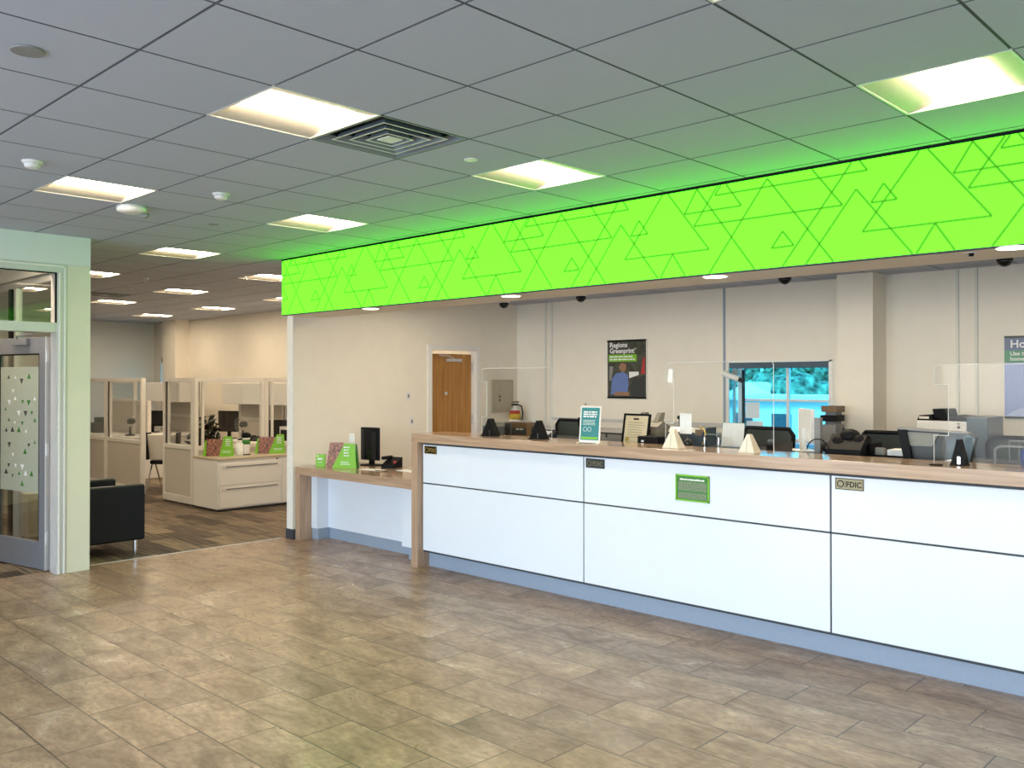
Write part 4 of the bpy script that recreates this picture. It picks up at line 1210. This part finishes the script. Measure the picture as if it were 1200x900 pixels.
B(0.40, 0.56, -0.008, 0.44, 0.0, 0.34, bev=0.006).build('side_body', mat('slate_plastic', (0.07, 0.10, 0.13), 0.3), t)
MB().prism([(0.0, 0.30), (0.40, 0.30), (0.40, 0.335), (0.26, 0.345), (0.22, 0.31), (0.13, 0.31), (0.12, 0.35), (0.02, 0.345)], 'y', 0, 0.42).build('scanner_lid', M_BLACK, t)
MB().prism([(0.13, 0.32), (0.23, 0.32), (0.21, 0.40), (0.11, 0.40)], 'y', 0.05, 0.35).build('document_feeder', M_BLACK, t)
B(0.02, 0.10, -0.006, 0.0, 0.315, 0.335).build('control_panel', M_FRAME, t)
MB().box(0.33, 0.35, -0.014, -0.01, 0.24, 0.26).box(0.33, 0.345, -0.014, -0.01, 0.275, 0.285).build('buttons', M_BLACK, t)

# ================================================================== ITEMS ON THE SIDE DESK
DT = 0.7955
def leaflet_stand(loc, rz, label, w_=0.24, h=0.27, photo='right', group='green leaflet stands'):
    """wedge stand: slanted green front with a photo side"""
    t = thing('leaflet_stand', label, 'leaflet stand', loc, rz, group)
    # photo panel leaning back
    MB().prism([(-w_ / 2, 0), (0.0, 0), (0.02, h), (-w_ / 2 + 0.04, h)], 'y', 0.03, 0.036).build('photo_panel', M_PHOTO, t)
    f = MB().prism([(-w_ * 0.28, 0), (w_ / 2, 0), (w_ / 2 - 0.02, h * 0.97), (w_ * 0.12, h * 0.97)], 'y', 0.0, 0.006).build('green_front', M_GREEN, t)
    MB().prism([(0, 0), (0.10, 0), (0.035, h * 0.95), (0.006, h * 0.95)], 'x', w_ / 2 - 0.012, w_ / 2 - 0.006).build('side_gusset', M_DGREEN, t)
    L = text_lines(4, 0.07, 0.013, 0.03, 14, 0.25).build('heading', M_WRITE, f, (0.035, -0.0004, h * 0.80))
    text_lines(2, 0.11, 0.008, 0.022, 15, 0.2).build('small_print', M_WRITE, f, (0.0, -0.0004, h * 0.22))
    return t
t = tag(B(0, 0.105, 0, 0.02, 0, 0.135, bev=0.002).build('card_display', M_GREEN, None, (-8.12, 5.60, DT), (0, 0, math.radians(38))), 'small square green card standing at the left end of the side desk', 'card display')
text_lines(1, 0.06, 0.018, 0.02, 21, 0).build('heading', M_WRITE, t, (0.02, -0.0005, 0.075)); text_lines(1, 0.05, 0.006, 0.02, 22, 0).build('small_print', M_WRITE, t, (0.025, -0.0005, 0.045))
MB().lathe([(0.009, 0), (0.009, 0.0008)]).build('dot_logo', M_WRITE, t, (0.022, -0.0002, 0.115), FRONT)
leaflet_stand((-7.80, 5.70, DT), math.radians(30), 'tall green leaflet stand beside the dark monitor on the side desk', 0.36, 0.27)
t = monitor('computer_monitor', 'dark monitor on the side desk turned away toward the wall', (-7.80, 6.10, DT), math.radians(12), 0.26, 0.36, 0.06)
t.rotation_euler = (0, 0, math.radians(10))
tag(MB().box(-0.035, 0.035, -0.01, 0.01, 0.0, 0.36, bev=0.003).build('cardboard_sleeve', M_FRAME, None, (-7.86, 5.90, DT), (0, 0, 0.6)), 'narrow beige cardboard sleeve standing before the dark monitor', 'box')
t = thing('desk_telephone', 'black telephone with a small red light right of the side desk monitor', 'telephone', (-7.40, 6.02, DT), math.radians(20), 'desk telephones')
MB().prism([(0, 0), (0.18, 0), (0.18, 0.11), (0.0, 0.03)], 'x', -0.08, 0.08).build('base', M_BLACK, t); MB().box(-0.08, -0.035, 0.0, 0.18, 0.09, 0.125, bev=0.01).build('handset', M_BLACK, t)
B(0.04, 0.07, 0.05, 0.08, 0.055, 0.075).build('indicator', M_RED, t)
for k, (x, y, rz, lb) in enumerate(((-7.40, 5.80, 0.1, 'white sheet of paper beside the leaflet stand on the side desk'), (-7.02, 5.98, -0.1, 'white folded paper near the teller counter on the side desk'))):
    tag(B(-0.14, 0.14, -0.05, 0.08, 0, 0.003).build('paper_sheet', M_SHEET, None, (x, y, DT), (0, 0, rz)), lb, 'paper', 'papers on the side desk')
tag(MB().box(-0.2, 0.2, -0.06, 0.06, 0, 0.018, bev=0.004).build('keyboard', M_BLACK, None, (-6.74, 6.08, DT), (0, 0, -0.1)), 'black keyboard at the right end of the side desk', 'keyboard')
tag(MB().tube([(0, 0, 0.004), (0.06, -0.04, 0.004), (0.13, -0.05, 0.006), (0.2, 0.0, 0.004)], 0.004).build('loose_cable', M_BLACK, None, (-7.33, 5.80, DT + 0.002)), 'black cord curling over the side desk papers', 'cord')

# ================================================================== OFFICE AREA
# armchair (faces +y), near arm is the big black side we see
t = thing('armchair', 'low black leather armchair with chrome legs beside the pier', 'armchair', (-9.03, 3.62, 0))
B(0.30, 0.40, -0.36, 0.30, 0.15, 0.70, bev=0.018).build('arm', M_LEATHER, t)
B(-0.40, -0.30, -0.36, 0.30, 0.15, 0.70, bev=0.018).build('arm', M_LEATHER, t)
B(-0.30, 0.30, -0.36, -0.22, 0.15, 0.78, bev=0.02).build('backrest', M_LEATHER, t)
B(-0.298, 0.298, -0.22, 0.29, 0.15, 0.30, bev=0.01).build('seat_base', M_LEATHER, t)
B(-0.295, 0.295, -0.21, 0.31, 0.30, 0.44, bev=0.03).build('seat_cushion', M_LEATHER, t)
for sx in (-0.35, 0.35):
    for sy in (-0.30, 0.22): MB().cyl((sx, sy, 0), (sx, sy, 0.15), 0.022).build('leg', M_CHROME, t)

# partitions -----------------------------------------------------------------
PZ = 1.775
def partition(name, label, loc, rz, w_, rail=0.80, glass_=True, h=PZ, post=True, kick=0.10):
    t = thing(name, label, 'partition', loc, rz, 'cubicle partition panels')
    f = MB(); d = 0.032
    s_ = 0.055
    f.box(0, s_, -d, d, 0.02, h, bev=0.003).box(w_ - s_, w_, -d, d, 0.02, h, bev=0.003)
    f.box(s_, w_ - s_, -d, d, h - 0.055, h, bev=0.003).box(s_, w_ - s_, -d, d, rail - 0.03, rail + 0.03, bev=0.003).box(s_, w_ - s_, -d, d, 0.02, 0.02 + kick, bev=0.003)
    f.build('frame', M_FRAME, t)
    B(s_, w_ - s_, -0.02, 0.02, 0.02 + kick, rail - 0.03).build('fabric_panel', M_FABRIC, t)
    if glass_: B(s_, w_ - s_, -0.004, 0.004, rail + 0.03, h - 0.055).build('pane', M_GLASS, t)
    if glass_:
        B(s_ + 0.001, s_ + 0.022, -0.012, 0.012, rail + 0.03, h - 0.055).build('gasket', M_BROWND, t)
        B(s_ + 0.06, s_ + 0.095, -0.014, 0.014, rail + 0.03, h - 0.055).build('glazing_bar', M_FRAME, t)
    if not glass_: B(s_, w_ - s_, -0.02, 0.02, rail + 0.03, h - 0.055).build('upper_fabric', M_FABRIC, t)
    for x in (0.03, w_ - 0.03): MB().cyl((x, 0, 0), (x, 0, 0.02), 0.015).build('glide', M_BLACK, t)
    return t
PY = 5.90
partition('partition_panel', 'glazed partition facing the hall at the pier, leftmost', (-15.90, PY, 0.002), 0, 1.50)
partition('partition_panel', 'glazed partition left of the cubicle opening, its end post by the guest chair', (-14.395, PY, 0.002), 0, 1.33)
partition('partition_panel', 'narrow glazed partition with grey lower panel at the corner of the file cabinet', (-12.36, PY, 0.002), 0, 0.90)
partition('partition_panel', 'wide glazed partition right behind the white file cabinet', (-11.425, PY - 0.03, 0.002), PI / 2, 1.10)
partition('partition_panel', 'glazed partition half hidden by the cream wall, behind the cabinet', (-11.425, PY + 1.075, 0.002), PI / 2, 1.10)
partition('partition_panel', 'inner fabric partition behind the cubicle monitors', (-14.5, 8.35, 0.002), 0, 1.50, rail=1.05, glass_=False, h=1.5)
partition('partition_panel', 'inner fabric partition below the overhead cabinets', (-12.98, 8.35, 0.002), 0, 1.50, rail=1.05, glass_=False, h=1.5)
partition('partition_panel', 'farthest inner fabric partition toward the corner window', (-17.6, 8.3, 0.002), 0, 1.50, rail=1.05, glass_=False, h=1.5)
# worksurfaces and overhead bins inside
def wdesk(x0, x1, y0, y1, label):
    t = thing('cubicle_desk', label, 'desk', (x0, y0, 0), 0, 'cubicle desks')
    B(0, x1 - x0, 0, y1 - y0, 0.70, 0.735, bev=0.003).build('desktop', M_FRAME, t)
    for x in (0.02, x1 - x0 - 0.05): B(x, x + 0.03, 0.02, y1 - y0 - 0.02, 0, 0.70).build('side_panel', M_CAB, t)
    B(0.05, x1 - x0 - 0.05, y1 - y0 - 0.04, y1 - y0 - 0.02, 0.2, 0.70).build('modesty_panel', M_CAB, t)
wdesk(-14.1, -12.4, 7.55, 8.29, 'cubicle desk seen through the wide glazed partition')
wdesk(-12.35, -11.5, 7.55, 8.29, 'cubicle desk nearest the cream wall')
wdesk(-17.7, -15.5, 7.5, 8.24, 'cubicle desk with a monitor behind the guest chair')
def bin_(x0, x1, y, z0, z1, label):
    t = thing('overhead_cabinet', label, 'cabinet', (x0, y, z0), 0, 'overhead cabinets in the cubicles')
    B(0, x1 - x0, 0.0, 0.33, 0, z1 - z0, bev=0.004).build('body', M_CAB, t)
    w2 = (x1 - x0) / 2
    for k in range(2): B(k * w2 + 0.006, (k + 1) * w2 - 0.006, -0.016, 0, 0.006, z1 - z0 - 0.006, bev=0.003).build('door', M_CAB, t)
    return t
bin_(-14.45, -13.05, 7.98, 1.33, 1.70, 'overhead cabinet seen through the wide glazed partition')
bin_(-13.0, -11.7, 7.98, 1.33, 1.70, 'overhead cabinet nearest the cream wall')
wdesk(-18.1, -15.3, 6.7, 7.3, 'cubicle desk with a fan behind the left glazed partitions')
partition('partition_panel', 'inner partition with grey tack panel behind the desk fan', (-18.0, 7.36, 0.002), 0, 1.35, rail=1.36, h=1.74)
partition('partition_panel', 'short inner partition right of the grey tack panel', (-16.64, 7.36, 0.002), 0, 0.60, rail=1.30, h=1.36)
bin_(-17.35, -15.93, 7.9, 1.33, 1.70, 'overhead cabinet behind the cubicle opening')
# overhead supports stand on the partitions (tall uprights)
for k, (x, y) in enumerate(((-14.47, 8.32), (-13.02, 8.325), (-11.67, 8.325), (-17.372, 8.26), (-15.905, 8.26))):
    tag(B(-0.02, 0.02, -0.02, 0.02, 0, 1.70).build('cabinet_upright', M_FRAME, None, (x, y, 0.002)), ['slim upright at the left end of the wide overhead cabinet', 'slim upright between the two overhead cabinets', 'slim upright at the right end of the overhead cabinets', 'slim upright left of the far overhead cabinet', 'slim upright right of the far overhead cabinet'][k], 'post', 'cabinet uprights')

# file cabinet
t = thing('file_cabinet', 'white two-drawer lateral file cabinet with beige top', 'file cabinet', (-11.36, 5.835, 0.002))
B(0, 0.66, 0, 1.12, 0.03, 0.675, bev=0.004).build('body', M_CAB, t)
B(-0.005, 0.675, -0.008, 1.13, 0.675, 0.705, bev=0.004).build('top', mat('beige_top', (0.55, 0.46, 0.33), 0.4), t)
B(0.01, 0.64, 0.01, 1.11, 0, 0.03).build('plinth', M_DGREY, t)
for z0, z1 in ((0.05, 0.335), (0.345, 0.63)):
    dr = B(0.66, 0.676, 0.02, 0.96, z0, z1, bev=0.003).build('drawer', M_CAB, t)
    B(0.676, 0.684, 0.12, 0.90, z1 - 0.05, z1 - 0.035).build('handle', M_MGREY, dr)
    B(0.676, 0.679, 0.06, 0.14, z1 - 0.065, z1 - 0.04).build('label_holder', M_FRAME, dr)
B(0.66, 0.672, 0.98, 1.10, 0.05, 0.65, bev=0.002).build('end_stile', M_CAB, t)
MB().cyl((0.66, 0.9, 0.655), (0.672, 0.9, 0.655), 0.01).build('lock', M_DGREY, t)
CZ = 0.7075
def leaf2(loc, rz, label, w_, left_photo=True):
    t = thing('leaflet_stand', label, 'leaflet stand', loc, rz, 'green leaflet stands')
    h = 0.27
    MB().prism([(-w_ * 0.42, 0), (w_ * 0.12, 0), (w_ * 0.16, h * 0.86), (-w_ * 0.38, h * 0.86)], 'y', 0.02, 0.026).build('photo_panel', M_PHOTO, t)
    f = MB().prism([(w_ * 0.02, 0), (w_ * 0.5, 0), (w_ * 0.44, h), (w_ * 0.18, h)] if left_photo else [(w_ * -0.05, 0), (w_ * 0.5, 0), (w_ * 0.46, h), (w_ * 0.22, h)], 'y', 0.0, 0.006).build('green_front', M_GREEN, t)
    MB().prism([(-w_ * 0.5, 0), (-w_ * 0.40, 0), (-w_ * 0.37, h * 0.8), (-w_ * 0.42, h * 0.8)], 'y', 0.0, 0.006).build('green_side', M_GREEN, t)
    MB().prism([(0.03, 0), (0.10, 0), (0.035, h * 0.8)], 'x', 0.0, 0.006).build('back_prop', M_DGREEN, t)
    text_lines(4, w_ * 0.17, 0.012, 0.026, 17, 0.2).build('heading', M_WRITE, f, (w_ * 0.23, -0.0004, h * 0.82))
    text_lines(2, w_ * 0.3, 0.007, 0.02, 18, 0.2).build('small_print', M_WRITE, f, (w_ * 0.12, -0.0004, h * 0.25))
leaf2((-11.02, 6.02, CZ), math.radians(50), 'green leaflet stand with a brown photo at the left of the file cabinet top', 0.42)
leaf2((-10.95, 6.78, CZ), math.radians(55), 'green leaflet stand at the right of the file cabinet top, by the cream wall', 0.42, False)
t = thing('beverage_tumbler', 'white tumbler with green band and black lid on the file cabinet', 'tumbler', (-10.98, 6.42, CZ))
MB().lathe([(0.05, 0), (0.055, 0.01), (0.056, 0.16), (0.05, 0.24)]).build('body', M_WMETAL, t)
MB().lathe([(0.0575, 0.15), (0.053, 0.215)]).build('green_band', M_DGREEN, t)
MB().lathe([(0.056, 0.24), (0.062, 0.25), (0.062, 0.29), (0.03, 0.31)]).build('lid', M_BLACK, t)
MB().lathe([(0.057, 0.0), (0.057, 0.014)]).build('base_ring', M_BLACK, t)
MB().lathe([(0.05, 0), (0.055, 0.01), (0.05, 0.17)], c=(-0.02, -0.09, 0)).build('side_cup', M_SHEET, t)

# dark plant / flowers, dark monitors and phones inside the cubicles
t = thing('potted_plant', 'dark leafy plant behind the brown photo leaflet', 'plant', (-11.85, 6.28, 0.003))
MB().lathe([(0.09, 0.0), (0.13, 0.3), (0.15, 0.68), (0.12, 0.68)]).build('planter', M_DGREY, t)
lv = MB(); rr = random.Random(9)
for k in range(240):
    a, b_ = rr.uniform(0, 2 * PI), rr.uniform(0.1, 1.4)
    r = rr.uniform(0.04, 0.26)
    c = Vector((r * math.cos(a) * math.cos(b_), r * math.sin(a) * math.cos(b_), 0.75 + r * math.sin(b_) * 1.9))
    d1_ = Vector((rr.uniform(-1, 1), rr.uniform(-1, 1), rr.uniform(-0.5, 1))).normalized() * 0.075
    d2_ = d1_.cross(Vector((rr.uniform(-1, 1), rr.uniform(-1, 1), 1))).normalized() * 0.032
    lv.face([c - d1_, c + d2_, c + d1_, c - d2_])
lv.build('foliage', mat('dark_foliage', (0.012, 0.02, 0.010), 0.5, noise=0.7, scale=20), t)
fl = MB()
for k in range(10):
    a = rr.uniform(0, 2 * PI); fl.ball((0.16 * math.cos(a), 0.16 * math.sin(a), 0.85 + rr.uniform(0, 0.25)), 0.02, 8)
fl.build('pale_buds', M_CREAM, t)
D2 = 0.7355
for (x, y, rz, wd, ht, lb) in ((-13.93, 7.80, 0.45, 0.40, 0.36, 'black cubicle monitor above the leafy plant'), (-12.15, 7.95, 0.3, 0.45, 0.25, 'black cubicle monitor beside the cream wall'),
                               (-16.72, 7.72, 0.75, 0.66, 0.30, 'black monitor above the guest chair')):
    monitor('computer_monitor', lb, (x, y, D2), rz, wd, ht, 0.12)
for (x, y, lb) in ((-13.45, 7.80, 'round black desk fan behind the white tumbler'), (-15.95, 6.95, 'chrome and black desk fan behind the left glazed partition')):
    t = thing('desk_fan', lb, 'desk fan', (x, y, D2), 0.6)
    MB().lathe([(0.09, 0), (0.08, 0.02), (0.02, 0.03), (0.015, 0.16)]).build('base', M_BLACK, t)
    m = MB()
    for rr_ in (0.13, 0.09, 0.05):
        m.tube([(rr_ * math.cos(2 * PI * k / 16), -0.03, 0.26 + rr_ * math.sin(2 * PI * k / 16)) for k in range(17)], 0.004, 6)
    for k in range(12): m.cyl((0, -0.045, 0.26), (0.13 * math.cos(2 * PI * k / 12), -0.03, 0.26 + 0.13 * math.sin(2 * PI * k / 12)), 0.002, 5)
    m.build('grille', M_CHROME, t)
    MB().cyl((0, -0.02, 0.26), (0, 0.09, 0.26), 0.05, 16).build('motor', M_BLACK, t)
phone((-13.05, 7.72, D2), 0.4, 'black desk telephone on the cubicle desk under the overhead cabinet')
t = thing('desk_organizer', 'white framed dark organizer seen behind the right leaflet stand', 'organizer', (-11.9, 7.70, D2), 0.2)
MB().box(-0.2, 0.2, 0, 0.02, 0, 0.26).box(-0.2, 0.2, 0.16, 0.18, 0, 0.3).box(-0.2, -0.18, 0, 0.18, 0, 0.28).box(0.18, 0.2, 0, 0.18, 0, 0.28).build('frame', M_WMETAL, t); B(-0.17, 0.17, -0.004, 0, 0.03, 0.23).build('front', M_BLACK, t)
tag(B(-0.07, 0.07, -0.12, 0.12, 0, 0.36, bev=0.01).build('computer_tower', M_BLACK, None, (-12.62, 7.9, D2)), 'black computer tower on the cubicle desk beside the glazed post', 'computer')
tag(MB().box(-0.1, 0.1, -0.15, 0.15, 0, 0.2, bev=0.02).box(-0.06, 0.06, -0.1, 0.1, 0.2, 0.3, bev=0.02).build('desktop_printer', M_DGREY, None, (-17.3, 6.95, D2)), 'dark desktop printer behind the leftmost glazed partition', 'printer')
for k in range(2):
    tag(MB().box(-0.12, 0.12, -0.09, 0.09, 0, 0.05 + 0.02 * k, bev=0.004).build('paper_pile', M_SHEET, None, (-17.35 + 0.30 * k, 7.75, D2), (0, 0, 0.2 * k)), ['pile of papers left on the far cubicle desk', 'middle pile of papers on the far cubicle desk', 'tallest pile of papers on the far cubicle desk'][k], 'papers', 'paper piles on the far desk')

# guest chair in the opening
t = thing('guest_chair', 'beige-backed guest chair with slanting chrome legs in the cubicle opening', 'chair', (-13.50, 6.52, 0.002), PI + 0.75)
B(-0.23, 0.23, -0.22, 0.22, 0.42, 0.48, bev=0.02).build('seat', M_BLACK, t)
MB().box(-0.22, 0.22, 0, 0.04, 0, 0.42, bev=0.015).build('backrest', M_FRAME, t, (0, 0.21, 0.50), (math.radians(-14), 0, 0))
for sx in (-1, 1):
    MB().tube([(sx * 0.25, -0.32, 0.01), (sx * 0.25, -0.02, 0.48), (sx * 0.25, 0.20, 0.62), (sx * 0.25, 0.30, 0.92)], 0.013).build('front_leg', M_CHROME, t)
    MB().tube([(sx * 0.25, 0.30, 0.01), (sx * 0.25, 0.05, 0.45), (sx * 0.25, -0.12, 0.60)], 0.013).build('rear_leg', M_CHROME, t)
    MB().box(sx * 0.25 - 0.025, sx * 0.25 + 0.025, -0.18, 0.16, 0.63, 0.655, bev=0.008).build('armrest', M_BLACK, t)
    B(sx * 0.235 - 0.006, sx * 0.235 + 0.006, 0.15, 0.33, 0.5, 0.92).build('side_band', M_BLACK, t)

# ---- inside the glazed office
t = thing('storage_cube', 'small beige storage cube seen through the bottom of the open glazed door', 'cabinet', (-10.85, 3.38, 0.002))
B(0, 0.42, 0, 0.40, 0.0, 0.46, bev=0.006).build('body', M_CAB, t); B(-0.01, 0.43, -0.01, 0.41, 0.46, 0.48, bev=0.004).build('top', M_FRAME, t)
B(0.42, 0.43, 0.03, 0.37, 0.04, 0.43, bev=0.003).build('door', M_FABRIC, t)
t = thing('glazed_screen', 'inner glazed office screen with a black mullion seen through the transom', 'glazed screen', (-12.59, 3.17, 0.002))
fr_ = MB()
for x in (0.0, 1.18, 2.52, 4.09): fr_.box(x, x + 0.06, -0.03, 0.03, 0, 2.77)
fr_.box(0.06, 4.09, -0.028, 0.028, 2.70, 2.768)
fr_.build('frame', M_ALU, t)
B(2.36, 2.44, -0.035, 0.035, 0, 2.70).build('mullion', M_BLACK, t)
B(0.03, 4.1, -0.004, 0.004, 0.02, 2.70).build('pane', M_GLASS, t)

# ================================================================== OUTSIDE
def outdoors(name, mb, m, label, cat, kind=None): 
    o = mb.build(name, m); tag(o, label, cat, None, kind); return o
g_ = MB()
# lawn: flat then rising bank
g_.face([(-80, 9.5, -0.2), (40, 9.5, -0.2), (40, 22, -0.2), (-80, 22, -0.2)])
g_.mi = 1
g_.face([(-80, 22, -0.2), (40, 22, -0.2), (40, 60, 0.9), (-80, 60, 0.9)])
g_.face([(-80, 60, 0.9), (40, 60, 0.9), (40, 110, 6), (-80, 110, 6)])
o = g_.build('ground', [M_ASPH, M_LAWN]); o['kind'] = 'structure'; o['label'] = 'driveway and lawn outside the drive-up window'
def tree(x, y, z, r, h, seed, label):
    t = thing('tree', label, 'tree', (x, y, z), 0, 'trees beyond the lawn')
    rr = random.Random(seed)
    MB().cyl((0, 0, 0), (0, 0, h * 0.5), 0.25, 8, 0.15).build('trunk', M_BARK, t)
    m = MB()
    for k in range(26):
        a = rr.uniform(0, 2 * PI); q = rr.uniform(0, r * 0.75); zz = rr.uniform(0.08, 1.0) * h
        g = bmesh.ops.create_icosphere(m.bm, subdivisions=2, radius=rr.uniform(0.28, 0.5) * r, matrix=Matrix.Translation((q * math.cos(a), q * math.sin(a), zz)))
        for v in g['verts']: v.co += Vector((rr.uniform(-1, 1), rr.uniform(-1, 1), rr.uniform(-1, 1))) * 0.11 * r
    m.build('crown', M_LEAF, t)
names = ['left tree beyond the lawn outside the drive-up window', 'tree left of the window mullion beyond the lawn', 'tree right of the window mullion beyond the lawn', 'right tree beyond the lawn outside the drive-up window', 'farther tree in the left gap of the front row', 'farther tree in the middle gap of the front row', 'farther tree in the right gap of the front row']
for k, (x, y, r, h) in enumerate(((-34.6, 62, 1.15, 6), (-31.4, 61.5, 1.15, 6), (-28.2, 61, 1.15, 6), (-25.0, 60, 1.15, 6), (-37.6, 70, 1.3, 7), (-33.6, 69, 1.3, 7), (-29.8, 68, 1.3, 7))):
    tree(x, y, 0.8, r, h, k, names[k])
# bushes in front
for k, (x, y, r) in enumerate(((-17.2, 37, 1.5), (-20.9, 44, 1.25), (-25.6, 52, 1.3))):
    m = MB(); rr = random.Random(50 + k)
    for q in range(9):
        m_r = rr.uniform(0.4, 0.7) * r
        g = bmesh.ops.create_icosphere(m.bm, subdivisions=2, radius=m_r, matrix=Matrix.Translation((rr.uniform(-r, r)*.7, rr.uniform(-r, r) * .5, m_r * rr.uniform(0.5, 1.4))))
        for v in g['verts']: v.co += Vector((rr.uniform(-1, 1), rr.uniform(-1, 1), rr.uniform(-1, 1))) * 0.1 * r
    tag(m.build('bush', M_LEAF, None, (x, y, 0.3)), ['right bush on the lawn outside', 'middle bush on the lawn outside', 'left bush on the lawn outside'][k], 'bush', 'bushes on the lawn')
t = thing('drive_up_kiosk', 'pale drive-up island with dark openings outside the window', 'kiosk', (-7.2, 13.2, -0.2))
B(-1.6, 1.9, 0, 0.5, 0, 1.62, bev=0.01).build('island_wall', M_STUCCO, t)
B(-1.7, 2.0, -0.1, 0.6, 1.62, 1.72, bev=0.01).build('cap', M_WMETAL, t)
for x in (-1.2, -0.1, 0.55): B(x, x + 0.32, -0.02, 0.0, 0.5, 1.42).build('opening', M_DWIN, t)
t = thing('garden_shed', 'small pale gabled roof at the edge of the lawn outside', 'shed', (-25.6, 48.0, 0.55))
B(-1.2, 1.2, 0, 2, 0, 0.5).build('wall', M_STUCCO, t)
MB().prism([(-1.5, 0.45), (1.5, 0.45), (0, 1.15)], 'y', -0.2, 2.2).build('roof', M_WMETAL, t)
